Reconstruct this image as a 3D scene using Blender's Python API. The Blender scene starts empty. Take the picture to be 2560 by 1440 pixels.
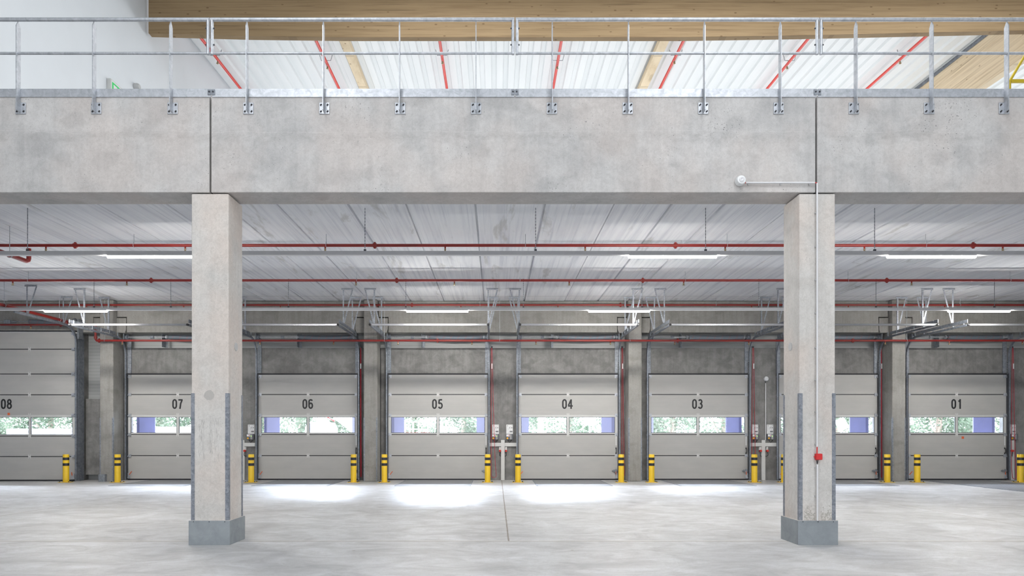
import bpy, bmesh, math, random
from mathutils import Vector, Matrix
random.seed(7)
SC = bpy.context.scene
COL = SC.collection
# ---------------------------------------------------------------- camera numbers (photo taken as 2560x1440)
F = 1700.0; VX = 1241.0; VY = 1084.0; H = 1.4146
def px(x, Y): return (x - VX) / F * Y            # world X of a column of the picture at depth Y
def pz(y, Y): return H + (VY - y) / F * Y        # world Z of a row of the picture at depth Y
Z_CEIL = 5.38
# ================================================================ materials
MATS = {}
def _new(name):
    m = bpy.data.materials.new(name); m.use_nodes = True
    nt = m.node_tree
    for n in list(nt.nodes): nt.nodes.remove(n)
    out = nt.nodes.new('ShaderNodeOutputMaterial')
    b = nt.nodes.new('ShaderNodeBsdfPrincipled')
    nt.links.new(b.outputs[0], out.inputs[0])
    MATS[name] = m
    return m, nt, b, out
def N(nt, t, **kw):
    n = nt.nodes.new(t)
    for k, v in kw.items():
        if k in n.inputs.keys() if isinstance(k, str) else False: n.inputs[k].default_value = v
        else: setattr(n, k, v)
    return n
def coords(nt, scale=(1, 1, 1), loc=(0, 0, 0)):
    g = nt.nodes.new('ShaderNodeNewGeometry')
    mp = nt.nodes.new('ShaderNodeMapping')
    mp.inputs['Scale'].default_value = scale; mp.inputs['Location'].default_value = loc
    nt.links.new(g.outputs['Position'], mp.inputs['Vector'])
    return mp.outputs[0]
def noise(nt, vec, scale, detail=4, rough=.55, dist=0.0):
    n = nt.nodes.new('ShaderNodeTexNoise')
    n.inputs['Scale'].default_value = scale; n.inputs['Detail'].default_value = detail
    n.inputs['Roughness'].default_value = rough; n.inputs['Distortion'].default_value = dist
    nt.links.new(vec, n.inputs['Vector'])
    return n.outputs['Fac']
def ramp(nt, fac, stops):
    r = nt.nodes.new('ShaderNodeValToRGB')
    el = r.color_ramp.elements
    while len(el) > 1: el.remove(el[-1])
    el[0].position = stops[0][0]; el[0].color = (*stops[0][1], 1)
    for p, c in stops[1:]:
        e = el.new(p); e.color = (*c, 1)
    nt.links.new(fac, r.inputs[0])
    return r.outputs[0]
def mixc(nt, a, b, fac, mode='MIX'):
    m = nt.nodes.new('ShaderNodeMix'); m.data_type = 'RGBA'; m.blend_type = mode
    if isinstance(fac, (int, float)): m.inputs[0].default_value = fac
    else: nt.links.new(fac, m.inputs[0])
    for s, v in ((6, a), (7, b)):
        if isinstance(v, tuple): m.inputs[s].default_value = (*v, 1)
        else: nt.links.new(v, m.inputs[s])
    return m.outputs[2]
def math_(nt, op, a, b=None, clamp=False):
    m = nt.nodes.new('ShaderNodeMath'); m.operation = op; m.use_clamp = clamp
    for i, v in enumerate((a, b)):
        if v is None: continue
        if isinstance(v, (int, float)): m.inputs[i].default_value = v
        else: nt.links.new(v, m.inputs[i])
    return m.outputs[0]
def bump(nt, b, h, strength=.2, dist=.01):
    n = nt.nodes.new('ShaderNodeBump'); n.inputs['Strength'].default_value = strength; n.inputs['Distance'].default_value = dist
    nt.links.new(h, n.inputs['Height']); nt.links.new(n.outputs[0], b.inputs['Normal'])
def sepxyz(nt):
    g = nt.nodes.new('ShaderNodeNewGeometry'); s = nt.nodes.new('ShaderNodeSeparateXYZ')
    nt.links.new(g.outputs['Position'], s.inputs[0]); return s.outputs
def line_mask(nt, coord, at, w):
    d = math_(nt, 'ABSOLUTE', math_(nt, 'SUBTRACT', coord, at))
    return math_(nt, 'LESS_THAN', d, w)
def period_mask(nt, coord, per, w, off=0.0):
    s = math_(nt, 'ADD', coord, off + 100 * per)
    m = math_(nt, 'MODULO', s, per)
    return math_(nt, 'LESS_THAN', m, w)

def simple(name, col, rough=.5, metal=0.0, var=.06, vscale=8, bmp=0.0, spec=.5):
    m, nt, b, o = _new(name)
    f = noise(nt, coords(nt), vscale, 4)
    lo = tuple(max(0, c * (1 - var)) for c in col); hi = tuple(min(1, c * (1 + var)) for c in col)
    nt.links.new(ramp(nt, f, [(.3, lo), (.7, hi)]), b.inputs['Base Color'])
    b.inputs['Roughness'].default_value = rough; b.inputs['Metallic'].default_value = metal
    b.inputs['Specular IOR Level'].default_value = spec
    if bmp: bump(nt, b, noise(nt, coords(nt), vscale * 6, 3), bmp, .004)
    return m

def column_marks(nt, c):
    s = sepxyz(nt)
    X, Y, Z = s[0], s[1], s[2]
    def box(x0, x1, z0, z1):
        m = math_(nt, 'MULTIPLY', math_(nt, 'GREATER_THAN', X, x0), math_(nt, 'LESS_THAN', X, x1))
        m = math_(nt, 'MULTIPLY', m, math_(nt, 'GREATER_THAN', Z, z0)); m = math_(nt, 'MULTIPLY', m, math_(nt, 'LESS_THAN', Z, z1))
        return math_(nt, 'MULTIPLY', m, math_(nt, 'LESS_THAN', Y, 8.67))
    wob = math_(nt, 'MULTIPLY', math_(nt, 'SUBTRACT', noise(nt, coords(nt), 14, 3), .5), .05)
    # filled lifting point on the left column
    dx_ = math_(nt, 'SUBTRACT', X, px(523, 8.66)); dz_ = math_(nt, 'SUBTRACT', Z, pz(988, 8.66))
    r = math_(nt, 'ADD', math_(nt, 'SQRT', math_(nt, 'ADD', math_(nt, 'MULTIPLY', dx_, dx_), math_(nt, 'MULTIPLY', dz_, dz_))), wob)
    c = mixc(nt, c, (.40, .385, .37), math_(nt, 'MULTIPLY', math_(nt, 'LESS_THAN', r, .062), .7))
    # scrape marks, one bundle per place
    sc = math_(nt, 'GREATER_THAN', noise(nt, coords(nt, (1, 1, .07)), 190, 2, .4), .60)
    for a, b, z0, z1 in ((496, 511, 1146, 1048), (522, 532, 1134, 1040), (536, 547, 1156, 1046)):
        c = mixc(nt, c, (.27, .26, .25), math_(nt, 'MULTIPLY', math_(nt, 'MULTIPLY', box(px(a, 8.66), px(b, 8.66), pz(z0, 8.66), pz(z1, 8.66)), sc), .55))
    # crumbled grout marks at the foot of the right column
    cr = math_(nt, 'GREATER_THAN', math_(nt, 'ADD', noise(nt, coords(nt), 26, 5, .7, 1.5), math_(nt, 'MULTIPLY', math_(nt, 'SUBTRACT', .45, Z), .5)), .54)
    for a, b in ((2010, 2038), (2052, 2080)):
        c = mixc(nt, c, (.33, .31, .27), math_(nt, 'MULTIPLY', math_(nt, 'MULTIPLY', box(px(a, 8.66), px(b, 8.66), .31, pz(1262, 8.66)), cr), .7))
    return c
def concrete(name, base, stain, streak='v', pits=True, blot=.5, pink=0.0, rough=.85, pit_scale=26, loc=(0, 0, 0), sfac=.32, pour=None):
    """cast concrete: cloudy blotches, vertical run marks, air holes"""
    m, nt, b, o = _new(name)
    v = coords(nt, loc=loc)
    big = noise(nt, v, .9, 5, .6, .4)
    c = ramp(nt, big, [(.32, stain), (.5, tuple((s + t) / 2 for s, t in zip(base, stain))), (.66, base)])
    mid = noise(nt, v, 4.0, 5, .6, .6)
    c = mixc(nt, c, ramp(nt, mid, [(.35, tuple(x * .82 for x in stain)), (.62, base)]), blot * .6)
    sv = coords(nt, (9, 9, .55) if streak == 'v' else (1.3, 1.3, 14), loc)
    st = noise(nt, sv, 1.6, 4, .6)
    c = mixc(nt, c, ramp(nt, st, [(.36, tuple(x * .78 for x in stain)), (.55, base)]), sfac)
    patch = noise(nt, coords(nt, (1, 1, 1.4), (3.3, 1.7, 5.1)), 2.2, 2, .4, .3)
    c = mixc(nt, c, tuple(x * .86 for x in (stain[0], stain[1] * 1.0, stain[2])), ramp(nt, patch, [(.56, (0, 0, 0)), (.68, (.5, .5, .5))]))
    if pour:
        sz = sepxyz(nt)[2]; wv = math_(nt, 'MULTIPLY', math_(nt, 'SUBTRACT', noise(nt, coords(nt, (1, 1, 1)), 1.3, 5), .5), .12)
        zz = math_(nt, 'ADD', sz, wv)
        band = nt.nodes.new('ShaderNodeMapRange'); band.inputs[1].default_value = 0.0; band.inputs[2].default_value = .10; band.inputs[3].default_value = 1; band.inputs[4].default_value = 0
        nt.links.new(math_(nt, 'ABSOLUTE', math_(nt, 'SUBTRACT', zz, pour - .05)), band.inputs[0])
        rough_n = ramp(nt, noise(nt, coords(nt, (1, 1, 2)), 5, 5, .7), [(.4, (0, 0, 0)), (.62, (1, 1, 1))])
        c = mixc(nt, c, tuple(x * .66 for x in base), math_(nt, 'MULTIPLY', math_(nt, 'MULTIPLY', band.outputs[0], rough_n), .75))
        c = mixc(nt, c, tuple(min(1, x * 1.1) for x in base), math_(nt, 'MULTIPLY', line_mask(nt, zz, pour + .02, .004), .22))
    if pink:
        pk = noise(nt, coords(nt, (1, 1, .8), (9, 2, 4)), 1.1, 3)
        c = mixc(nt, c, (base[0] * 1.0, base[1] * .87, base[2] * .80), math_(nt, 'MULTIPLY', ramp(nt, pk, [(.42, (0, 0, 0)), (.62, (1, 1, 1))]), pink))
    fine = noise(nt, v, 120, 3, .7)
    c = mixc(nt, c, ramp(nt, fine, [(.3, (.55, .55, .55)), (.6, (1, 1, 1))]), .30, 'MULTIPLY')
    c = mixc(nt, c, ramp(nt, noise(nt, v, 22, 5, .75, .8), [(.36, (.70, .69, .68)), (.58, (1, 1, 1))]), .40, 'MULTIPLY')
    h = fine
    if pits:
        vo = nt.nodes.new('ShaderNodeTexVoronoi'); vo.inputs['Scale'].default_value = pit_scale
        dn = nt.nodes.new('ShaderNodeTexNoise'); dn.inputs['Scale'].default_value = 60; nt.links.new(v, dn.inputs['Vector'])
        va = nt.nodes.new('ShaderNodeVectorMath'); va.operation = 'MULTIPLY_ADD'; va.inputs[1].default_value = (.03, .03, .03)
        nt.links.new(dn.outputs['Color'], va.inputs[0]); nt.links.new(v, va.inputs[2])
        nt.links.new(va.outputs[0], vo.inputs['Vector'])
        sp = noise(nt, v, 2.0, 2)
        thr = math_(nt, 'MULTIPLY', math_(nt, 'SUBTRACT', sp, .37), .48)
        pm = math_(nt, 'LESS_THAN', vo.outputs['Distance'], thr)
        c = mixc(nt, c, tuple(x * .38 for x in stain), math_(nt, 'MULTIPLY', pm, .85))
        h = math_(nt, 'SUBTRACT', fine, pm)
    if name == 'column_concrete': c = column_marks(nt, c)
    nt.links.new(c, b.inputs['Base Color'])
    b.inputs['Roughness'].default_value = rough; b.inputs['Specular IOR Level'].default_value = .25
    bump(nt, b, h, .25, .006)
    return m

concrete('beam_concrete', (.65, .635, .625), (.47, .465, .465), pink=.30, pit_scale=27, streak='v', sfac=.13, pour=5.236)
concrete('column_concrete', (.72, .70, .675), (.60, .58, .555), pink=.5, blot=.3, pit_scale=44, sfac=.15)
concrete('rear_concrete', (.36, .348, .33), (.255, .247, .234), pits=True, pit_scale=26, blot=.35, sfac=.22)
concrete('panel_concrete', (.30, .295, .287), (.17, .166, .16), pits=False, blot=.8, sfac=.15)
concrete('soffit_concrete', (.60, .60, .595), (.46, .46, .46), streak='h', pits=False, blot=.5)

def mk_ceiling():
    m, nt, b, o = _new('ceiling_concrete')
    st = noise(nt, coords(nt, (7, .22, 1)), 1.1, 5, .62, .15)
    c = ramp(nt, st, [(.26, (.66, .67, .72)), (.40, (.84, .85, .89)), (.55, (.92, .93, .96)), (.8, (.94, .95, .97))])
    st2 = noise(nt, coords(nt, (22, .35, 1), (4, 0, 0)), 1.0, 4, .6)
    c = mixc(nt, c, ramp(nt, st2, [(.34, (.66, .67, .72)), (.48, (1, 1, 1))]), .45, 'MULTIPLY')
    g = noise(nt, coords(nt, (1.6, .35, 1), (1, 8, 0)), 1.4, 5, .65, .5)
    c = mixc(nt, c, (.50, .495, .48), ramp(nt, g, [(.60, (0, 0, 0)), (.68, (.6, .6, .6))]))
    s = sepxyz(nt)
    c = mixc(nt, c, (.30, .29, .27), math_(nt, 'MULTIPLY', line_mask(nt, s[1], 19.62, .012), .7))
    fine = noise(nt, coords(nt), 60, 3, .7)
    c = mixc(nt, c, ramp(nt, fine, [(.3, (.85, .85, .85)), (.6, (1, 1, 1))]), .3, 'MULTIPLY')
    nt.links.new(c, b.inputs['Base Color']); b.inputs['Roughness'].default_value = .8
    b.inputs['Specular IOR Level'].default_value = .2
mk_ceiling()

def mk_floor(name, joints=True):
    m, nt, b, o = _new(name)
    v = coords(nt, (1, .8, 1))
    c = ramp(nt, noise(nt, v, .7, 6, .62, .8), [(.3, (.33, .33, .33)), (.5, (.43, .432, .435)), (.7, (.54, .545, .56))])
    c = mixc(nt, c, ramp(nt, noise(nt, coords(nt, (.9, 1.35, 1)), 1.5, 8, .68, 1.1), [(.36, (.29, .29, .30)), (.5, (.47, .475, .48)), (.64, (.66, .67, .69))]), .46)
    arc = noise(nt, coords(nt, (1.2, 3.2, 1), (7, 3, 0)), 3.0, 3, .5, 3.5)
    arcm = math_(nt, 'LESS_THAN', math_(nt, 'ABSOLUTE', math_(nt, 'SUBTRACT', arc, .5)), .012)
    c = mixc(nt, c, (.33, .32, .31), math_(nt, 'MULTIPLY', arcm, .6))
    if joints:
        s = sepxyz(nt)
        wob = math_(nt, 'MULTIPLY', math_(nt, 'SUBTRACT', noise(nt, coords(nt), 3, 3), .5), .012)
        yy = math_(nt, 'ADD', s[1], wob); xx = math_(nt, 'ADD', s[0], wob)
        jm = line_mask(nt, yy, 8.94, .014)
        c = mixc(nt, c, (.62, .60, .56), math_(nt, 'MULTIPLY', line_mask(nt, yy, 8.97, .03), .35))
        far = math_(nt, 'GREATER_THAN', s[1], 8.94)
        for X in (.16, 8.05, -8.5):
            w = .011 if X == .16 else .008
            jm = math_(nt, 'MAXIMUM', jm, math_(nt, 'MULTIPLY', line_mask(nt, xx, X, w), far))
        j2 = line_mask(nt, yy, 12.95, .02)
        c = mixc(nt, c, (.33, .31, .29), math_(nt, 'MULTIPLY', j2, .3))
        c = mixc(nt, c, (.17, .14, .11), math_(nt, 'MULTIPLY', jm, .9))
        vo = nt.nodes.new('ShaderNodeTexVoronoi'); vo.inputs['Scale'].default_value = 1.1
        nt.links.new(coords(nt, (1, 1, 1), (.3, .2, 0)), vo.inputs['Vector'])
        c = mixc(nt, c, (.2, .17, .14), math_(nt, 'MULTIPLY', math_(nt, 'LESS_THAN', vo.outputs['Distance'], .022), .8))
    nt.links.new(c, b.inputs['Base Color'])
    rr = ramp(nt, noise(nt, coords(nt, (1, 2, 1)), 3.2, 5, .65, .8), [(.3, (.38, .38, .38)), (.7, (.6, .6, .6))])
    nt.links.new(rr, b.inputs['Roughness']); b.inputs['Specular IOR Level'].default_value = .35
mk_floor('floor_concrete'); mk_floor('upper_floor_concrete', False)

def mk_wood(name, base, dark, axis):
    m, nt, b, o = _new(name)
    sc = (.35, 1, 9) if axis == 'x' else (1, .35, 9)
    g = noise(nt, coords(nt, sc), 2.4, 6, .62, .2)
    c = ramp(nt, g, [(.28, dark), (.5, base), (.75, tuple(min(1, x * 1.12) for x in base))])
    lam = nt.nodes.new('ShaderNodeTexNoise'); lam.noise_dimensions = '1D'; lam.inputs['Scale'].default_value = 22; lam.inputs['Detail'].default_value = 1
    s = sepxyz(nt); nt.links.new(s[2], lam.inputs['W'])
    c = mixc(nt, c, ramp(nt, lam.outputs[0], [(.35, (.84, .82, .79)), (.6, (1, 1, 1))]), .6, 'MULTIPLY')
    c = mixc(nt, c, tuple(x * .6 for x in dark), math_(nt, 'MULTIPLY', period_mask(nt, s[2], .04, .0022), .35))
    bl = noise(nt, coords(nt, (.3, 1, 12) if axis == 'x' else (1, .3, 12), (5, 5, 1)), 2.0, 2, .4)
    c = mixc(nt, c, tuple(x * .62 for x in dark), ramp(nt, bl, [(.66, (0, 0, 0)), (.70, (.6, .6, .6))]))
    vo = nt.nodes.new('ShaderNodeTexVoronoi'); vo.inputs['Scale'].default_value = 4.2
    nt.links.new(coords(nt, (.8, 1, 1.7) if axis == 'x' else (1, .8, 1.7)), vo.inputs['Vector'])
    kn = math_(nt, 'LESS_THAN', vo.outputs['Distance'], .085)
    c = mixc(nt, c, (.10, .05, .02), math_(nt, 'MULTIPLY', kn, .85))
    kh = math_(nt, 'LESS_THAN', vo.outputs['Distance'], .13)
    c = mixc(nt, c, dark, math_(nt, 'MULTIPLY', kh, .5))
    nt.links.new(c, b.inputs['Base Color']); b.inputs['Roughness'].default_value = .65
    b.inputs['Specular IOR Level'].default_value = .2
mk_wood('glulam_x_shaded', (.34, .24, .135), (.26, .175, .095), 'x')  # same pale timber, darkened as its front face gets little light
mk_wood('glulam_y', (.84, .70, .50), (.68, .53, .34), 'y')

def mk_galv(name, a, bcol, rough=.42, metal=.75, sc=18):
    m, nt, b, o = _new(name)
    f = noise(nt, coords(nt), sc, 5, .7, .6)
    nt.links.new(ramp(nt, f, [(.3, a), (.65, bcol)]), b.inputs['Base Color'])
    b.inputs['Metallic'].default_value = metal
    nt.links.new(ramp(nt, f, [(.3, (rough + .15,) * 3), (.7, (rough,) * 3)]), b.inputs['Roughness'])
mk_galv('galvanised', (.38, .40, .43), (.56, .58, .62), .40, .75, 14)
mk_galv('galvanised_dull', (.17, .185, .21), (.32, .345, .38), .5, .5)
mk_galv('corner_steel', (.14, .155, .185), (.30, .32, .36), .5, .4, 22)
mk_galv('track_steel', (.16, .18, .21), (.30, .325, .37), .38, .6, 12)
mk_galv('base_sheet', (.25, .275, .295), (.32, .35, .37), .5, .45, 3)
simple('bright_aluminium', (.50, .51, .53), .22, .8, .03)
simple('rail_white', (.40, .405, .43), .4, .0, .03)
simple('white_paint', (.80, .81, .82), .5, 0, .02, 2)
simple('wall_white', (.74, .77, .80), .6, 0, .02, 1.2)
simple('conduit_white', (.74, .74, .76), .4, 0, .02)
simple('black_rubber', (.018, .018, .022), .6, 0, .2)
simple('dark_steel', (.05, .055, .065), .45, .3, .2)
simple('number_black', (.012, .012, .014), .5, 0, .1)
simple('bollard_yellow', (.76, .50, .02), .38, 0, .04, 6)
simple('bollard_black', (.014, .015, .022), .45, 0, .1)
simple('gate_yellow', (.52, .38, .012), .45, 0, .05)
simple('pipe_red', (.22, .013, .010), .38, 0, .10, 3)
simple('pipe_red_bright', (.72, .035, .020), .4, 0, .06, 3)
simple('rope_red', (.40, .015, .03), .6, 0, .1, 30)
simple('box_red', (.60, .01, .012), .4, 0, .05)
simple('socket_red', (.50, .03, .02), .4, 0, .08)
simple('brass', (.38, .30, .18), .4, .7, .15)
simple('spring_grey', (.26, .29, .33), .5, .4, .1, 20)
simple('duct_grey', (.60, .60, .585), .5, 0, .03)
simple('control_grey', (.10, .105, .12), .5, 0, .05)
simple('control_white', (.78, .78, .78), .5, 0, .02)
simple('switch_yellow', (.86, .56, .02), .45, 0, .04)
simple('orange_lever', (.72, .14, .04), .5, 0, .1)
simple('paper_print', (.22, .22, .23), .8, 0, .25, 60)
simple('sign_green', (.03, .62, .14), .5, 0, .03)
simple('shelter_blue', (.040, .040, .105), .55, 0, .15, 3)
simple('leveller_steel', (.085, .09, .10), .5, .3, .25, 30)
simple('gap_dark', (.02, .02, .02), .9, 0, .1)
simple('bark', (.34, .27, .22), .85, 0, .3, 9)
simple('lorry_white', (.82, .83, .86), .4, 0, .03)
simple('lorry_glass', (.25, .32, .42), .15, 0, .1)
simple('plug_grey', (.50, .50, .50), .7, 0, .08)
def mk_bio():
    m, nt, b, o = _new('leaf_green')
    f = noise(nt, coords(nt), 1.2, 4)
    c = ramp(nt, f, [(.3, (.07, .11, .065)), (.5, (.13, .175, .115)), (.7, (.24, .28, .20))])
    nt.links.new(c, b.inputs['Base Color']); b.inputs['Roughness'].default_value = .6
    tr = nt.nodes.new('ShaderNodeBsdfTranslucent'); nt.links.new(c, tr.inputs[0])
    mx = nt.nodes.new('ShaderNodeMixShader'); mx.inputs[0].default_value = .30
    nt.links.new(b.outputs[0], mx.inputs[1]); nt.links.new(tr.outputs[0], mx.inputs[2]); nt.links.new(mx.outputs[0], o.inputs[0])
    m, nt, b, o = _new('yard_bounce')
    nt.links.new(ramp(nt, noise(nt, coords(nt), 2, 4), [(.3, (.74, .74, .74)), (.7, (.84, .84, .83))]), b.inputs['Base Color']); b.inputs['Roughness'].default_value = .9  # unseen ground set near white to bounce daylight up to the ceiling
mk_bio()
def mk_door():
    m, nt, b, o = _new('door_panel')
    f = noise(nt, coords(nt, (1, 1, 3)), 1.5, 4)
    c = ramp(nt, f, [(.3, (.42, .413, .40)), (.7, (.455, .447, .43))])
    s = sepxyz(nt)
    ln = period_mask(nt, s[2], .125, .006, .02)
    c = mixc(nt, c, (.40, .39, .37), math_(nt, 'MULTIPLY', ln, .55))
    nt.links.new(c, b.inputs['Base Color']); b.inputs['Roughness'].default_value = .5; b.inputs['Specular IOR Level'].default_value = .3
    grain = noise(nt, coords(nt, (60, 60, 140)), 1, 2)
    bump(nt, b, math_(nt, 'SUBTRACT', math_(nt, 'MULTIPLY', grain, .15), ln), .3, .003)
    m, nt, b, o = _new('ribbed_white')
    s = sepxyz(nt)
    w = period_mask(nt, s[2], .1, .05)
    c = mixc(nt, (.47, .48, .48), (.42, .43, .43), w)
    nt.links.new(c, b.inputs['Base Color']); b.inputs['Roughness'].default_value = .5
    bump(nt, b, w, .5, .01)
    m, nt, b, o = _new('perforated_steel')
    s = sepxyz(nt)
    h = period_mask(nt, s[2], .05, .024)
    f = noise(nt, coords(nt), 14, 4)
    c = ramp(nt, f, [(.3, (.28, .30, .34)), (.65, (.44, .47, .52))])
    c = mixc(nt, c, (.22, .23, .26), math_(nt, 'MULTIPLY', h, .45))
    nt.links.new(c, b.inputs['Base Color']); b.inputs['Metallic'].default_value = .5; b.inputs['Roughness'].default_value = .45
    m, nt, b, o = _new('spring_wound')
    s = sepxyz(nt)
    h = period_mask(nt, math_(nt, 'ADD', s[0], math_(nt, 'MULTIPLY', s[2], -.5)), .22, .012)
    h2 = period_mask(nt, s[0], .02, .008)
    c = mixc(nt, (.17, .195, .23), (.13, .15, .18), h2)
    c = mixc(nt, c, (.30, .10, .10), math_(nt, 'MULTIPLY', h, .7))
    nt.links.new(c, b.inputs['Base Color']); b.inputs['Metallic'].default_value = .3; b.inputs['Roughness'].default_value = .5
    m, nt, b, o = _new('chain_links')
    s = sepxyz(nt)
    c = mixc(nt, (.36, .37, .38), (.02, .02, .025), period_mask(nt, s[2], .05, .03))
    nt.links.new(c, b.inputs['Base Color']); b.inputs['Roughness'].default_value = .5
    m, nt, b, o = _new('roof_deck')
    f = noise(nt, coords(nt, (2, .3, 1)), 1.2, 3)
    nt.links.new(ramp(nt, f, [(.3, (.80, .83, .84)), (.7, (.86, .88, .89))]), b.inputs['Base Color']); b.inputs['Roughness'].default_value = .45
    # window glass: mostly clear with a soft mirror share
    m, nt, b, o = _new('window_glass')
    t = nt.nodes.new('ShaderNodeBsdfTransparent'); t.inputs[0].default_value = (.90, .93, .97, 1)
    gl = nt.nodes.new('ShaderNodeBsdfGlossy'); gl.inputs['Roughness'].default_value = .02
    fr = nt.nodes.new('ShaderNodeFresnel'); fr.inputs[0].default_value = 1.45
    mx = nt.nodes.new('ShaderNodeMixShader'); nt.links.new(fr.outputs[0], mx.inputs[0])
    nt.links.new(t.outputs[0], mx.inputs[1]); nt.links.new(gl.outputs[0], mx.inputs[2]); nt.links.new(mx.outputs[0], o.inputs[0])
    for nm, col, st in (('led', (1, .97, .92), 330.0), ('led_green', (.4, 1, .1), 2.0)):
        m, nt, b, o = _new(nm)
        e = nt.nodes.new('ShaderNodeEmission'); e.inputs[0].default_value = (*col, 1); e.inputs[1].default_value = st
        nt.links.new(e.outputs[0], o.inputs[0])
mk_door()
def mk_leveller():
    m, nt, b, o = _new('tread_plate')
    s = sepxyz(nt)
    a = period_mask(nt, math_(nt, 'ADD', s[0], s[1]), .08, .025)
    c_ = period_mask(nt, math_(nt, 'SUBTRACT', s[0], s[1]), .08, .025)
    h = math_(nt, 'MAXIMUM', a, c_)
    c = mixc(nt, (.13, .135, .145), (.24, .245, .255), h)
    nt.links.new(c, b.inputs['Base Color']); b.inputs['Metallic'].default_value = .3; b.inputs['Roughness'].default_value = .5
    bump(nt, b, h, .4, .004)
mk_leveller()

# ================================================================ mesh helpers
class MB:
    def __init__(s): s.v = []; s.f = []
    def _add(s, vs, fs):
        b = len(s.v); s.v += [tuple(v) for v in vs]; s.f += [tuple(b + i for i in f) for f in fs]; return s
    def box(s, x0, x1, y0, y1, z0, z1):
        if x0 > x1: x0, x1 = x1, x0
        if y0 > y1: y0, y1 = y1, y0
        if z0 > z1: z0, z1 = z1, z0
        return s._add([(x0, y0, z0), (x1, y0, z0), (x1, y1, z0), (x0, y1, z0), (x0, y0, z1), (x1, y0, z1), (x1, y1, z1), (x0, y1, z1)],
                      [(0, 3, 2, 1), (4, 5, 6, 7), (0, 1, 5, 4), (1, 2, 6, 5), (2, 3, 7, 6), (3, 0, 4, 7)])
    def bar(s, p0, p1, w, h, up=(0, 0, 1)):
        """box of section w x h between two points"""
        p0 = Vector(p0); p1 = Vector(p1); d = (p1 - p0).normalized(); up = Vector(up)
        if abs(d.dot(up)) > .98: up = Vector((0, 1, 0))
        a = d.cross(up).normalized() * w / 2; b = a.cross(d).normalized() * h / 2
        vs = [p + sa * a + sb * b for p in (p0, p1) for sa, sb in ((-1, -1), (1, -1), (1, 1), (-1, 1))]
        return s._add(vs, [(0, 1, 2, 3), (7, 6, 5, 4), (0, 4, 5, 1), (1, 5, 6, 2), (2, 6, 7, 3), (3, 7, 4, 0)])
    def tube(s, pts, r, n=12, caps=True):
        pts = [Vector(p) for p in pts]; rs = r if isinstance(r, (list, tuple)) else [r] * len(pts)
        b0 = len(s.v); prev = None
        for i, p in enumerate(pts):
            d = (pts[min(i + 1, len(pts) - 1)] - pts[max(i - 1, 0)]).normalized()
            if prev is None:
                up = Vector((0, 0, 1)) if abs(d.z) < .9 else Vector((1, 0, 0))
                a = d.cross(up).normalized()
            else:
                a = (prev - d * prev.dot(d)).normalized()
            prev = a; b = d.cross(a)
            for k in range(n):
                t = 2 * math.pi * k / n
                s.v.append(tuple(p + (a * math.cos(t) + b * math.sin(t)) * rs[i]))
        for i in range(len(pts) - 1):
            for k in range(n):
                k2 = (k + 1) % n
                s.f.append((b0 + i * n + k, b0 + i * n + k2, b0 + (i + 1) * n + k2, b0 + (i + 1) * n + k))
        if caps:
            s.f.append(tuple(b0 + k for k in reversed(range(n))))
            s.f.append(tuple(b0 + (len(pts) - 1) * n + k for k in range(n)))
        return s
    def prism(s, poly, axis, a, b):
        """closed polygon extruded along an axis: axis 'y' takes (x,z), 'x' takes (y,z), 'z' takes (x,y)"""
        def P(u, v, w): return {'y': (u, w, v), 'x': (w, u, v), 'z': (u, v, w)}[axis]
        n = len(poly); vs = [P(u, v, a) for u, v in poly] + [P(u, v, b) for u, v in poly]
        fs = [tuple(range(n)), tuple(reversed(range(n, 2 * n)))] + [(i, i + n, (i + 1) % n + n, (i + 1) % n) for i in range(n)]
        return s._add(vs, fs)
    def lathe(s, c, prof, n=24, axis='z'):
        """prof: (r, h) list, revolved"""
        b0 = len(s.v)
        for r, h in prof:
            for k in range(n):
                t = 2 * math.pi * k / n; u, v = r * math.cos(t), r * math.sin(t)
                s.v.append({'z': (c[0] + u, c[1] + v, c[2] + h), 'y': (c[0] + u, c[1] + h, c[2] + v), 'x': (c[0] + h, c[1] + u, c[2] + v)}[axis])
        for i in range(len(prof) - 1):
            for k in range(n):
                k2 = (k + 1) % n
                s.f.append((b0 + i * n + k, b0 + i * n + k2, b0 + (i + 1) * n + k2, b0 + (i + 1) * n + k))
        s.f.append(tuple(b0 + k for k in reversed(range(n)))); s.f.append(tuple(b0 + (len(prof) - 1) * n + k for k in range(n)))
        return s
    def build(s, name, mat, parent=None, bevel=0.0, smooth=False, kind=None):
        off = Vector((0, 0, 0)); q = parent
        while q is not None: off += Vector(q.location); q = q.parent
        me = bpy.data.meshes.new(name); me.from_pydata([(v[0] - off.x, v[1] - off.y, v[2] - off.z) for v in s.v], [], s.f); me.update()
        bm = bmesh.new(); bm.from_mesh(me); bmesh.ops.recalc_face_normals(bm, faces=bm.faces); bm.to_mesh(me); bm.free()
        me.materials.append(MATS[mat])
        o = bpy.data.objects.new(name, me); COL.objects.link(o)
        if smooth:
            for p in me.polygons: p.use_smooth = True
            me.set_sharp_from_angle(angle=math.radians(40))
        if bevel:
            md = o.modifiers.new('bevel', 'BEVEL'); md.width = bevel; md.segments = 2; md.limit_method = 'ANGLE'
        if parent is not None:
            o.parent = parent
        if kind: o['kind'] = kind
        return o
def tag(o, label, cat, group=None, kind=None):
    o['label'] = label; o['category'] = cat
    if group: o['group'] = group
    if kind: o['kind'] = kind
    return o
def thing(name, loc, label, cat, group=None, kind=None):
    o = bpy.data.objects.new(name, None); o.location = loc; o.empty_display_size = .1; COL.objects.link(o)
    return tag(o, label, cat, group, kind)
def slab(x0, x1, y0, y1, z0, z1): return MB().box(x0, x1, y0, y1, z0, z1)

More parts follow.
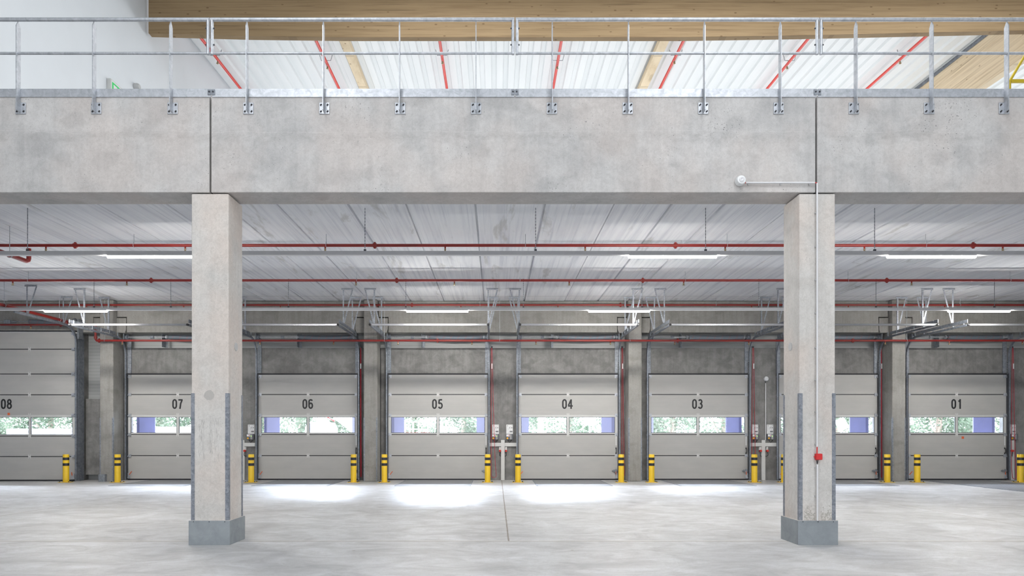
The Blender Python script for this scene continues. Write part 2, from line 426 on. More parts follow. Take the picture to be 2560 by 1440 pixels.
# ================================================================ the hall shell
XL, XR = -22.0, 22.0
YB, YW = -12.0, 20.72          # back end of the hall, face of the dock wall
slab(XL, XR, YB, 20.95, -.3, 0).build('floor', 'floor_concrete', kind='structure')
# ceiling of hollow-core planks under the upper level: one mesh whose underside steps up into each joint
def build_ceiling():
    seams = []
    for k in range(-3, 4):
        c0 = .235 + 7.73 * k
        for o_ in (-2.8, -1.8, -.6, .6, 1.8, 2.8): seams.append(c0 + o_)
        seams.append(c0 + 3.7); 
    seams = sorted(x for x in seams if XL + .5 < x < XR - .5)
    poly = [(XL, Z_CEIL)]
    for i, x in enumerate(seams):
        w = .014 + .010 * ((i * 7) % 3) / 2
        dz = .004 * ((i * 5) % 3 - 1)
        poly += [(x - w, Z_CEIL + dz), (x - w * .5, Z_CEIL + .05), (x + w * .5, Z_CEIL + .05), (x + w, Z_CEIL + .004 * (((i + 1) * 5) % 3 - 1))]
    poly += [(XR, Z_CEIL), (XR, 5.62), (XL, 5.62)]
    MB().prism(poly, 'y', 9.12, 20.95).build('ceiling', 'ceiling_concrete', kind='structure')
build_ceiling()
slab(XL, XR, 9.12, 21.15, 5.63, 5.70).build('floor_upper', 'upper_floor_concrete', kind='structure')

# ---- dock wall: concrete with door openings, ribbed band above, dark void behind the girder joints
DOORS = {1: 2391.5, 2: 2069.0, 3: 1745.0, 4: 1420.0, 5: 1095.0, 6: 770.3, 7: 444.5}
YD = 20.66                                     # face of the door leaves
SD = F / YD
def dx(x): return px(x, YD)
def dz(y): return pz(y, YD)
ZT = dz(936)                                   # top of the leaves
Z4 = pz(870, YW)                               # top of the concrete wall
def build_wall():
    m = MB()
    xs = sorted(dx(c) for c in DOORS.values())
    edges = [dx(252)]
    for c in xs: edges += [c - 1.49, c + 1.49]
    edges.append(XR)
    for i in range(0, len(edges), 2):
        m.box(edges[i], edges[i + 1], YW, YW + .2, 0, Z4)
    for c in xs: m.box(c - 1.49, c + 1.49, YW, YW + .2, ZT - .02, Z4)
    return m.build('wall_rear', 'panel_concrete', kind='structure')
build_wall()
m = MB(); m.box(-12.95, XR, 20.93, 20.99, Z4, 4.62); m.box(-12.95, dx(262), 20.93, 20.99, 0, Z4 - .001)
m.build('wall_cladding', 'ribbed_white', kind='structure')
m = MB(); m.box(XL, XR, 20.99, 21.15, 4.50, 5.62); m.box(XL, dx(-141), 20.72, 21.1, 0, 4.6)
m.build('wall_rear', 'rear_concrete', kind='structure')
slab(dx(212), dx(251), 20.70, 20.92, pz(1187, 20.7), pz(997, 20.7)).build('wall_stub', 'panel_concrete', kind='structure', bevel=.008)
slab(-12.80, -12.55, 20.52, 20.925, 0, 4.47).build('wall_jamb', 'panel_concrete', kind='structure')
# rest of the hall, closed behind the camera
slab(XL - .2, XL, YB, 21, 0, 11.6).build('wall_left', 'wall_white', kind='structure')
slab(XR, XR + .2, YB, 21.35, 0, 11.6).build('wall_right', 'wall_white', kind='structure')
slab(XL, XR, YB - .2, YB, 0, 11.6).build('wall_back', 'wall_white', kind='structure')
XUW = -7.50
slab(XUW - .2, XUW, 9.15, 21.1, 5.71, 11.8).build('wall_upper_left', 'wall_white', kind='structure')
slab(XL, XR, 21.16, 21.35, 5.63, 11.9).build('wall_upper_rear', 'wall_white', kind='structure')

# ---- roof deck: trapezoid profile running away from the camera, rising slowly
def zr(Y): return 11.1 + .025 * (Y - 19)
def build_roof():
    m = MB(); per = .31; n = int((XR - XL) / per)
    pts = []
    for i in range(n + 1):
        x = XL + i * per
        pts += [(x, 0), (x + .16, 0), (x + .19, .055), (x + .28, .055)]
    ys = [YB, 21.3]
    vs = []
    for Y in ys:
        for x, h in pts: vs.append((x, Y, zr(Y) + h))
        for x, h in (pts[-1], pts[0]): vs.append((x, Y, zr(Y) + .3))
    k = len(pts) + 2; fs = []
    for i in range(k):
        j = (i + 1) % k
        fs.append((i, j, k + j, k + i))
    m._add(vs, fs); return m.build('ceiling_upper', 'roof_deck', kind='structure')
build_roof()

# ================================================================ timber roof beams
YT = 14.5
def glulam_front():
    m = MB()
    pts = [(px(371, YT), pz(83, YT)), (px(620, YT), pz(90, YT)), (px(860, YT), pz(93, YT)), (px(1700, YT), pz(93, YT)), (px(2000, YT), pz(88.5, YT)), (px(2560, YT), pz(76, YT)), (XR - .1, pz(62, YT)),
           (XR - .1, 10.96), (px(371, YT), 10.96)]
    m.prism(pts, 'y', YT, YT + .15)
    o = m.build('timber_beam', 'glulam_x_shaded', bevel=.006)
    tag(o, 'long deep glued timber beam crossing above the upper railing, underside curving up', 'beam', kind='structure')
glulam_front()
for X0, X1, drop, lab in ((-3.78, -3.57, .16, 'slim pale timber beam under the roof deck, the left one of two'), (3.94, 4.16, .16, 'slim pale timber beam under the roof deck, the right one of two'),
                          (11.75, 11.95, 1.2, 'deep pale timber beam running away at upper right with grey edge strip')):
    m = MB()
    y0, y1 = YT + .17, 21.1
    vs = []
    for Y in (y0, y1):
        zt = zr(Y) - .01
        vs += [(X0, Y, zt - drop), (X1, Y, zt - drop), (X1, Y, zt), (X0, Y, zt)]
    m._add(vs, [(0, 1, 2, 3), (7, 6, 5, 4), (0, 4, 5, 1), (1, 5, 6, 2), (2, 6, 7, 3), (3, 7, 4, 0)])
    o = m.build('timber_beam', 'glulam_y')
    tag(o, lab, 'beam', 'longitudinal roof beams' if drop < 1 else None, 'structure')
    if drop > 1:
        m = MB(); vs = []
        for Y in (y0, y1):
            zt = zr(Y) - .012
            vs += [(X0 - .03, Y, zt - .09), (X0 - .004, Y, zt - .09), (X0 - .004, Y, zt), (X0 - .03, Y, zt)]
        m._add(vs, [(0, 1, 2, 3), (7, 6, 5, 4), (0, 4, 5, 1), (1, 5, 6, 2), (2, 6, 7, 3), (3, 7, 4, 0)])
        m.build('edge_strip', 'track_steel', o)

# ================================================================ front concrete girders and columns
YF = 8.65
BZ0, BZ1 = pz(481, YF), pz(238, YF)
seam1, seam2 = px(525.5, YF), px(2041, YF)
g = .011
for i, (a, b, lab) in enumerate(((XL, seam1 - g, 'weathered concrete edge girder left of the first joint, with pinkish stains'),
                       (seam1 + g, seam2 - g, 'long concrete edge girder spanning between the two front columns'),
                       (seam2 + g, XR, 'grey concrete edge girder right of the second joint'))):
    o = slab(a, b, YF, YF + .45, BZ0, BZ1).build('concrete_girder', 'beam_concrete', bevel=.008)
    tag(o, lab, 'beam', 'concrete girders along the upper floor edge', 'structure')
for s_ in (seam1, seam2):
    slab(s_ - g + .001, s_ + g - .001, YF + .06, YF + .40, BZ0 + .01, BZ1 - .02).build('dark_gap_1' if s_ == seam1 else 'dark_gap_2', 'gap_dark', kind='structure')  # near-black slab stands in for the shade inside the open joint

def ragged_strip(m, x, y, z0, z1, wx, wy, seed):
    m.box(x, x + wx, y, y + wy, z0, z1)
def front_column(xl, xr, label, side):
    X0, X1 = px(xl, YF + .01), px(xr, YF + .01); Y0, Y1 = YF + .01, YF + .01 + .475
    t = thing('concrete_column', ((X0 + X1) / 2, (Y0 + Y1) / 2, 0), label, 'column', 'front concrete columns', 'structure')
    slab(X0, X1, Y0, Y1, 0, BZ0 - .014).build('shaft', 'column_concrete', t, bevel=.012)
    slab(X0 + .06, X1 - .06, Y0 + .06, Y1 - .06, BZ0 - .016, BZ0 - .0005).build('bearing_pad', 'black_rubber', t)
    zt = pz(983, YF)
    for cx, sx in ((X0, 1), (X1, -1)):
        for cy, sy in ((Y0, 1), (Y1, -1)):
            m = MB(); e = .004
            m.prism([(cx - sx * e, cy - sy * e), (cx + sx * .042, cy - sy * e), (cx + sx * .042, cy), (cx, cy), (cx, cy + sy * .042), (cx - sx * e, cy + sy * .042)], 'z', .31, zt)
            m.build('corner_guard', 'corner_steel', t)
    e = .025
    slab(X0 - e, X1 + e, Y0 - e, Y1 + e, 0, .308).build('base_guard', 'base_sheet', t, bevel=.002)
    slab(X0 - e + .006, X1 + e - .006, Y0 - e + .006, Y1 + e - .006, .3082, .311).build('grout_fill', 'column_concrete', t)
    mm = MB()
    for k in (0.12, .5, .88):
        for zz in (.295,):
            mm = MB().lathe((X0 - e + (X1 - X0 + 2 * e) * k, Y0 - e - .0005, zz), [(.006, 0), (.006, -.003), (.003, -.005)], 10, 'y'); mm.build('screw', 'dark_steel', t)
    # grey plug in the inner side
    sx = X1 if side > 0 else X0
    yy = F * abs(sx - 0) / abs((590 if side > 0 else 1976) - VX)
    MB().lathe((sx, yy, pz(867, yy)), [(.055, 0), (.055, .004 * side), (.048, .008 * side)], 24, 'x').build('plug', 'plug_grey', t)
    return X0, X1, Y0, Y1
LC = front_column(478.5, 571.5, 'front concrete column with scratch marks and no conduit, left of the two', 1)
RC = front_column(1998, 2088, 'front concrete column carrying a white conduit and red box', -1)

# ================================================================ rear girder, corbels, rear columns
YG = 20.28
rear_cols = [266, 926, 1588, 2247.5]
YR = 20.1
cxs = [px(c, YR) for c in rear_cols]
HW = .197
def rear_bits():
    names = {0: 'rear concrete column between doors 08 and 07', 1: 'rear concrete column between doors 06 and 05',
             2: 'rear concrete column between doors 04 and 03', 3: 'rear concrete column between doors 02 and 01'}
    for i, c in enumerate(cxs):
        t = thing('concrete_column', (c, YR + .3, 0), names[i], 'column', 'rear concrete columns', 'structure')
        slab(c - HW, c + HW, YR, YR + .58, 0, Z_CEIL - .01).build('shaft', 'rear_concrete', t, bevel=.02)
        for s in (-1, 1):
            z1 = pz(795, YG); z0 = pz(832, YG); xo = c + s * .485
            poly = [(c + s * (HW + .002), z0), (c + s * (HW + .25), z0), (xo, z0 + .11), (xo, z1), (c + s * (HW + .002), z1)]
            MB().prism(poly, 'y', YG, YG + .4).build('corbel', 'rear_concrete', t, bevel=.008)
        zt = pz(1044, YR)
        for s in (-1, 1):
            m = MB(); zz = 0.0; rr = random.Random(i * 2 + s)
            x0 = c + s * HW; e = .003
            m.prism([(x0 + s * e, YR - e), (x0 - s * .03, YR - e), (x0 - s * .03, YR + .001), (x0 - s * .001, YR + .001), (x0 - s * .001, YR + .04), (x0 + s * e, YR + .04)], 'z', 0.01, zt)
            m.build('corner_guard', 'corner_steel', t)
        # sealed ends of a cast joint near the top
    # girders between columns, notched over the corbels
    z0 = pz(831, YG); zc = Z_CEIL - .02
    ends = [XL] + cxs + [XR]
    labs = ['rear concrete girder above door 08', 'rear concrete girder above doors 07 and 06', 'rear concrete girder above doors 05 and 04',
            'rear concrete girder above doors 03 and 02', 'rear concrete girder above door 01']
    zn = pz(792.5, YG)
    for i in range(5):
        a, b = ends[i], ends[i + 1]
        poly = []
        if i == 0: poly += [(a, z0), ]
        else: poly += [(a + 0.485 + .018, z0)]
        if i == 4: poly += [(b, z0), (b, zc)]
        else: poly += [(b - .485 - .018, z0), (b - .485 - .018, zn), (b - HW - .02, zn), (b - HW - .02, zc)]
        if i == 0: poly += [(a, zc)]
        else: poly += [(a + HW + .02, zc), (a + HW + .02, zn), (a + 0.485 + .018, zn)]
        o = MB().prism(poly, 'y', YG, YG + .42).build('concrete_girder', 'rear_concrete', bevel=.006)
        tag(o, labs[i], 'beam', 'rear concrete girders', 'structure')
    slab(XL, XR, YG + .43, YG + .46, z0 + .05, Z_CEIL).build('dark_gap_3', 'gap_dark', kind='structure')  # near-black sheet so the girder gaps read as a dark void
rear_bits()
for k, xj in enumerate((-11.42, -3.53, 3.95, 11.79)):
    slab(xj - .014, xj + .014, YW - .004, YW - .0005, .01, Z4 - .01).build('dark_gap_%d' % (4 + k), 'gap_dark', kind='structure')  # black strip stands in for the open gap between wall panels

# ================================================================ dock doors
def arc(cx, cy, rx, ry, a0, a1, n=12):
    return [(cx + rx * math.cos(math.radians(a0 + (a1 - a0) * k / n)), cy + ry * math.sin(math.radians(a0 + (a1 - a0) * k / n))) for k in range(n + 1)]
def glyph(ch):
    """centre lines of a condensed grotesque digit, 0.34 wide and 0.86 high"""
    X, Y = .17, .43
    oval = arc(0, .17, X, .26, 0, 180, 14) + arc(0, -.17, X, .26, 180, 360, 14) + [(X, .17)]
    return {
        '0': [oval],
        '1': [[(.06, -Y - .07), (.06, Y + .07)], [(.06, .40), (.0, .32), (-.12, .27)]],
        '2': [arc(0, .25, X, .18, 165, -25, 12) + [(-.15, -.36)], [(-.16, -.43), (.24, -.43)]],
        '3': [arc(-.01, .235, .155, .195, 155, -80, 12) + [(-.05, .04)], [(-.05, .03)] + arc(-.01, -.20, .18, .23, 85, -158, 14)],
        '4': [[(.08, -Y - .07), (.08, Y + .05)], [(.07, .42), (-.20, -.16)], [(-.24, -.20), (.25, -.20)]],
        '5': [[(.19, .43), (-.10, .43)], [(-.10, .47), (-.155, .02)], [(-.15, .02)] + arc(-.0, -.17, .18, .26, 120, -155, 14)],
        '6': [arc(0, -.17, X, .26, 0, 360, 20), [(-X, -.17), (-X, .12)] + arc(0, .25, X, .18, 180, 25, 12)],
        '7': [[(-.22, .42), (.22, .42)], [(.17, .42), (.02, .05), (-.06, -.5)]],
        '8': [arc(0, -.20, .18, .23, 0, 360, 20), arc(0, .225, .15, .20, 0, 360, 20)],
    }[ch]
def digits(txt, cx, cz, y, h, parent):
    m = MB(); w = .080; k = h
    for gi, ch in enumerate(txt):
        ox = cx + (gi - .5) * .60 * k
        for si, line in enumerate(glyph(ch)):
            n = len(line); vs = []
            yo = y - .0004 * si
            for q, (u, v) in enumerate(line):
                a = line[max(q - 1, 0)]; b = line[min(q + 1, n - 1)]
                if line[0] == line[-1] or (abs(line[0][0] - line[-1][0]) < 1e-6 and abs(line[0][1] - line[-1][1]) < 1e-6):
                    a = line[(q - 1) % (n - 1)] if q > 0 else line[n - 2]; b = line[(q + 1) % (n - 1)] if q < n - 1 else line[1]
                tx, tz = b[0] - a[0], b[1] - a[1]; L = math.hypot(tx, tz) or 1
                nx, nz = -tz / L * w, tx / L * w
                for d, yy in ((1, yo - .0015), (-1, yo - .0015), (-1, yo), (1, yo)):
                    vs.append((ox + (u + nx * d) * k, yy, cz + (v + nz * d) * k))
            fs = []
            for q in range(n - 1):
                for e in range(4):
                    e2 = (e + 1) % 4; fs.append((q * 4 + e, q * 4 + e2, q * 4 + 4 + e2, q * 4 + 4 + e))
            fs += [(3, 2, 1, 0), (n * 4 - 4, n * 4 - 3, n * 4 - 2, n * 4 - 1)]
            m._add(vs, fs)
    return m.build('door_number', 'number_black', parent)
def door_leaf(n, cpx, Yf, hw, ys, win, label, panes, num, handle=True):
    """ys: picture rows of joints from the top down at depth Yf; win: index of the glazed section"""
    cx = px(cpx, Yf)
    t = thing('door_%d' % n, (cx, Yf, 0), label, 'door', 'sectional loading doors', 'structure')
    zs = [pz(y, Yf) for y in ys]; zs[-1] = 0.0
    th = .045
    for i in range(len(zs) - 1):
        zt, zb = zs[i], zs[i + 1]
        gap = .012
        if i == win:
            f = .055; m = MB()
            m.box(cx - hw, cx + hw, Yf, Yf + th, zt - f, zt - gap); m.box(cx - hw, cx + hw, Yf, Yf + th, zb + gap, zb + f - .01)
            xsd = [cx - hw] + [px(p, Yf) for p in panes[0]] + [cx + hw] if False else None
            cuts = [(cx - hw, px(panes[0][0], Yf))]
            for a, b in zip(panes, panes[1:]): cuts.append((px(a[1], Yf), px(b[0], Yf)))
            cuts.append((px(panes[-1][1], Yf), cx + hw))
            for a, b in cuts: m.box(a, b, Yf, Yf + th, zb + f - .011, zt - f + .001)
            fr = m.build('window_frame', 'bright_aluminium' if False else 'duct_grey', t)
            for a, b in panes:
                xa, xb = px(a, Yf), px(b, Yf); zz0, zz1 = zb + f - .011, zt - f + .001
                mm = MB(); g_ = .014
                mm.box(xa, xb, Yf + .004, Yf + .02, zz1 - g_, zz1); mm.box(xa, xb, Yf + .004, Yf + .02, zz0, zz0 + g_)
                mm.box(xa, xa + g_, Yf + .004, Yf + .02, zz0 + g_, zz1 - g_); mm.box(xb - g_, xb, Yf + .004, Yf + .02, zz0 + g_, zz1 - g_)
                mm.build('pane_seal', 'dark_steel', t)
                slab(xa + g_, xb - g_, Yf + .010, Yf + .014, zz0 + g_, zz1 - g_).build('pane', 'window_glass', t)
        else:
            bot = zb + (gap if i < len(zs) - 2 else .045)
            slab(cx - hw, cx + hw, Yf, Yf + th, bot, zt - gap).build('door_panel', 'door_panel', t, bevel=.004)
        # seal strip seen as a dark line between sections
        if i > 0 and i != win: slab(cx - hw + .01, cx + hw - .01, Yf + .008, Yf + .04, zt - .014, zt + .014).build('section_seal', 'black_rubber', t)
        elif i == win: slab(cx - hw + .01, cx + hw - .01, Yf + .008, Yf + .04, zt - .014, zt + .014).build('section_seal', 'duct_grey', t)
    slab(cx - hw, cx + hw, Yf - .003, Yf + .05, 0.003, .043).build('bottom_seal', 'black_rubber', t)
    slab(cx - hw - .03, cx + hw + .03, Yf + .005, Yf + .055, zs[0] - .005, zs[0] + .035).build('top_seal', 'black_rubber', t)
    # hinges: middle and both ends of every joint
    for i in range(1, len(zs) - 1):
        z = zs[i]
        mids = [cpx] if n != 8 else [74, -33]
        for p in mids:
            xx = px(p, Yf)
            m = MB(); m.box(xx - .038, xx - .012, Yf - .008, Yf - .001, z - .06, z + .06); m.box(xx + .012, xx + .038, Yf - .008, Yf - .001, z - .06, z + .06); m.box(xx - .03, xx + .03, Yf - .012, Yf - .002, z - .02, z + .02)
            m.build('hinge', 'duct_grey', t)
    for i in range(len(zs) - 1):
        z = zs[i] - (.06 if i == 0 else 0)
        for s in (-1, 1):
            if n == 8 and s < 0: continue
            xx = cx + s * (hw - .05)
            m = MB(); m.box(xx - .04, xx + .05 * 1, Yf - .022, Yf - .001, z - .05, z + .045); m.tube([(xx, Yf - .03, z - .02), (xx + s * .115, Yf - .03, z - .02)], .016, 8)
            m.build('roller_bracket', 'galvanised', t)
    # galvanised bottom corner fittings with orange levers
    for s in (-1, 1):
        if n == 8 and s < 0: continue
        xx = cx + s * (hw - .035)
        m = MB(); m.box(xx - .035, xx + .035, Yf - .03, Yf - .001, .05, .22); m.box(xx - .05, xx + .05, Yf - .045, Yf - .03, .06, .10)
        c_ = m.build('corner_fitting', 'galvanised', t, bevel=.004)
        MB().bar((xx - s * .02, Yf - .04, .17), (xx - s * .10 if s < 0 else xx - .03, Yf - .05, .27), .014, .02).build('release_lever', 'orange_lever', c_)
    if handle:
        hx = cx + hw - .05; z = dz(1127)
        m = MB(); m.tube([(hx, Yf - .001, z + .075), (hx, Yf - .035, z + .065), (hx, Yf - .04, z), (hx, Yf - .035, z - .065), (hx, Yf - .001, z - .075)], .012, 8)
        m.box(hx - .018, hx + .018, Yf - .006, Yf - .0005, z + .05, z + .10); m.box(hx - .018, hx + .018, Yf - .006, Yf - .0005, z - .10, z - .05)
        m.build('handle', 'black_rubber', t)
        z = dz(1177); m = MB(); m.box(hx - .09, hx + .04, Yf - .04, Yf - .001, z - .03, z + .03); m.tube([(hx - .13, Yf - .03, z), (hx + .09, Yf - .03, z)], .014, 8); m.box(hx - .04, hx + .02, Yf - .055, Yf - .04, z - .055, z + .055)
        m.build('bolt_latch', 'galvanised_dull', t, bevel=.004)
        z = dz(1102); slab(hx - .012, hx + .016, Yf - .003, Yf - .0005, z - .14, z + .14).build('sticker', 'control_white', t)
    digits(num, px(num_px.get(n, cpx), Yf), pz(1010, Yf), Yf - .001, .295, t)
    if n == 1: slab(dx(2404), dx(2410), Yf - .003, Yf - .0005, dz(1097), dz(1091)).build('orange_tag', 'orange_lever', t)
    if n == 8: slab(px(19, Yf), px(25, Yf), Yf - .003, Yf - .0005, pz(1038, Yf), pz(1032, Yf)).build('orange_tag', 'orange_lever', t)
    return t
num_px = {7: 444, 6: 769.5, 5: 1093.5, 4: 1418.5, 3: 1743.5, 1: 2391.5, 8: 16}
ROWS = [936, 986.3, 1038, 1086, 1139, 1200]
for n, c in DOORS.items():
    lab = 'light grey sectional loading door numbered %02d, closed, with two window panes' % n
    if n == 2: lab = 'light grey sectional loading door 02, half hidden behind the right front column'
    if n == 7: lab = 'light grey sectional loading door numbered 07, partly behind the left front column'
    door_leaf(n, c, YD, 1.51, ROWS, 2, lab, [(c - 117.5, c - 3), (c + 3, c + 117.5)], '%02d' % n)
Y8 = 20.2
door_leaf(8, 22, Y8, 1.96, [829, 873, 935, 987, 1038, 1090, 1141.5, 1203], 4, 'taller light grey sectional loading door numbered 08 at the left edge',
          [(-137, -36), (-31, 72), (77, 181)], '08', handle=False)

# ---- overhead gear of each door
def sweep(path, w, h, m, ox=0):
    """channel following a Y-Z path at x = ox"""
    n = len(path)
    for i in range(n - 1):
        a, b = path[i], path[i + 1]
        m.bar((ox, a[0], a[1]), (ox, b[0], b[1]), w, h, (1, 0, 0))
def trackpath(Yv, ztop, R, Yend, off=0.0):
    """vertical run, quarter bend, level run; off shifts the rail outward of the bend"""
    p = [(Yv + off, 0.02), (Yv + off, ztop - R)]
    for k in range(1, 11):
        a = math.pi / 2 * k / 10
        p.append((Yv + off - (R + off) * (1 - math.cos(a)), ztop - R + (R + off) * math.sin(a)))
    p.append((Yend, ztop + off))
    return p
def profile_rail(path, x, w, d, name, mat, parent):
    """one continuous rail: rectangular section w (across x) by d, swept along the path"""
    m = MB(); n = len(path); b0 = 0
    for i, (y, z) in enumerate(path):
        a = path[max(i - 1, 0)]; b = path[min(i + 1, n - 1)]
        ty, tz = b[0] - a[0], b[1] - a[1]; L = math.hypot(ty, tz); ny, nz = -tz / L, ty / L
        for sx, sn in ((-1, -1), (1, -1), (1, 1), (-1, 1)):
            m.v.append((x + sx * w / 2, y + sn * ny * d / 2, z + sn * nz * d / 2))
    for i in range(n - 1):
        for k in range(4):
            k2 = (k + 1) % 4
            m.f.append((i * 4 + k, i * 4 + k2, i * 4 + 4 + k2, i * 4 + 4 + k))
    m.f.append((3, 2, 1, 0)); e = (n - 1) * 4; m.f.append((e, e + 1, e + 2, e + 3))
    return m.build(name, mat, parent)
def hanger(x, Y, zb, s, parent):
    h = thing('hanger', (x, Y, zb), '', ''); del h['label']; del h['category']; h.parent = parent
    h.location = (x - parent.location.x, Y - parent.location.y, zb - parent.location.z)
    def ch(m, nm): return m.build(nm, 'perforated_steel', h)
    zt = Z_CEIL - .012
    m = MB(); m.box(x - s * .05, x + s * .27, Y - .02, Y + .02, zt - .005, zt); m.box(x - s * .05, x + s * .27, Y - .02, Y - .015, zt - .045, zt - .005); ch(m, 'top_rail')
    m = MB(); m.box(x - .018, x + .018, Y - .002, Y + .002, zb, zt - .01); m.box(x - .018 if s > 0 else x + .014, x - .014 if s > 0 else x + .018, Y + .002, Y + .03, zb, zt - .01); ch(m, 'strut')
    m = MB(); m.bar((x + s * .25, Y + .012, zt - .02), (x + s * .02, Y + .012, zb + .02), .036, .004, (0, 1, 0)); ch(m, 'brace')
    return h
def overhead(n, c, hwp=124):
    cx = dx(c); HT = 1.552
    t = thing('door_track', (cx, YD - .08, 0), 'galvanised overhead track, spring shaft and ceiling hangers of door %02d' % n, 'door track', 'overhead door tracks')
    Yv = YD - .055; ztop = 4.28; Yend = 17.95
    for s in (-1, 1):
        x = cx + s * HT
        profile_rail(trackpath(Yv, ztop, .50, Yend), x, .032, .055, 'curved_track', 'track_steel', t)
        m = MB(); m.box(x - s * .045, x - s * .02, Yv - .02, Yv + .05, .02, ZT + .02); m.build('track_angle', 'dark_steel', t)
        # level angle above the running rail, with ties
        p2 = [(Yv - .52, ztop + .10), (Yend - .04, ztop + .10)]
        profile_rail(p2, x + s * .02, .012, .085, 'level_angle', 'track_steel', t)
        for k in range(6):
            yy = Yend + .12 + k * .42
            slab(x - .012 + s * .004, x + .012 + s * .004, yy, yy + .02, ztop - .03, ztop + .14).build('tie_bar', 'galvanised_dull', t)
        # flat plate on the wall between leaf top and shaft, and shaft bearing
        m = MB(); m.box(cx + s * 1.43, cx + s * 1.55, YW - .035, YW - .004, ZT + .04, 4.30); m.build('bearing_post', 'galvanised_dull', t)
        m = MB(); m.box(cx + s * 1.50, cx + s * 1.52, YG + .12, YW - .036, 4.20, 4.42); m.build('bearing_plate', 'galvanised_dull', t)
        m = MB().lathe((cx + s * 1.46, YG + .20, 4.32), [(.05, -.05), (.085, -.05), (.085, -.03), (.06, -.02), (.06, .02), (.085, .03), (.085, .05), (.05, .05)], 20, 'x'); m.build('cable_drum', 'track_steel', t, smooth=True)
        for Y in (18.52, 19.68):
            hanger(x, Y, ztop + .14, s, t)
        m = MB().lathe((x, Yend - .03, ztop), [(.03, -.0), (.03, -.05), (.015, -.06)], 12, 'y'); m.build('end_buffer', 'black_rubber', t)
    m = MB(); m.box(cx + 1.516, cx + 1.532, YD - .03, YD - .012, dz(1135), dz(905)); m.build('hoist_chain', 'chain_links', t)
    m = MB(); m.box(cx - HT, cx + HT, Yend - .02, Yend + .015, ztop - .02, ztop + .035); m.build('cross_bar', 'bright_aluminium', t, bevel=.006)
    zs = 4.32; ys = YG + .20
    MB().tube([(cx - 1.52, ys, zs), (cx + 1.52, ys, zs)], .016, 10).build('shaft', 'galvanised', t, smooth=True)
    a, b = px(c - 22, ys), px(c + 113, ys)
    pts, rs = [], []
    for k in range(13):
        u = k / 12; pts.append((a + (b - a) * u, ys, zs - .022 * math.sin(u * math.pi))); rs.append(.072 - .016 * u * 0 - .012 * (abs(u - .5) * 2) ** 3)
    MB().tube(pts, rs, 18).build('torsion_spring', 'spring_wound', t, smooth=True)
    MB().tube([(px(c - 68, ys), ys, zs), (px(c - 60, ys), ys, zs)], [.045, .045], 12).build('coupling', 'galvanised_dull', t)
    off = 25 if n == 6 else 38
    xa = px(c - off - 4, ys)
    m = MB(); m.box(xa, xa + .085, YG + .45, YG + .462, Z4 - .05 + .06, 4.47); m.box(xa, xa + .012, YG + .24, YG + .45, Z4 + .01, 4.47)
    m.build('centre_bracket', 'galvanised_dull', t)
    for p in (c - 27, c + 116):
        m = MB().lathe((px(p, ys), ys, zs), [(.03, -.03), (.055, -.03), (.055, 0), (.04, .015), (.03, .03)], 14, 'x'); m.build('spring_cone', 'galvanised', t)
    return t
for n, c in DOORS.items(): overhead(n, c)
def overhead8():
    t = thing('door_track', (px(192, Y8), Y8, 0), 'taller galvanised track and spring shaft of door 08 at the far left', 'door track', 'overhead door tracks')
    x = px(192, Y8) + .02
    profile_rail(trackpath(Y8 - .05, 4.565, .5, 17.55), x, .04, .06, 'curved_track', 'track_steel', t)
    slab(px(188, Y8 + .05), px(197.5, Y8 + .05), Y8 + .05, Y8 + .30, .01, 4.40).build('track_angle', 'track_steel', t)
    slab(x - .062, x - .030, Y8 - .03, Y8 + .04, .01, 4.3).build('guide_strip', 'galvanised_dull', t)
    ys, zs = 20.04, pz(804, 20.04)
    MB().tube([(px(-60, ys), ys, zs), (px(178, ys), ys, zs)], .014, 10).build('shaft', 'galvanised_dull', t)
    MB().tube([(px(74, ys), ys, zs), (px(115, ys), ys, zs - .02), (px(156, ys), ys, zs)], [.066, .066, .062], 18).build('torsion_spring', 'spring_wound', t, smooth=True)
    MB().lathe((px(186, ys), ys, zs), [(.03, -.06), (.07, -.03), (.10, 0), (.10, .03)], 20, 'x').build('cable_drum', 'track_steel', t, smooth=True)
    slab(px(12, ys), px(28, ys), ys - .05, YG - .003, zs - .07, zs + .05).build('bearing_plate', 'galvanised_dull', t, bevel=.01)
    slab(px(192, ys), px(196, ys), ys + .02, YG - .003, zs - .5, zs + .08).build('end_plate', 'galvanised_dull', t)
    hanger(-12.495, 18.1, 4.60, 1, t)
    hanger(-12.495, 19.62, 4.60, 1, t)
overhead8()

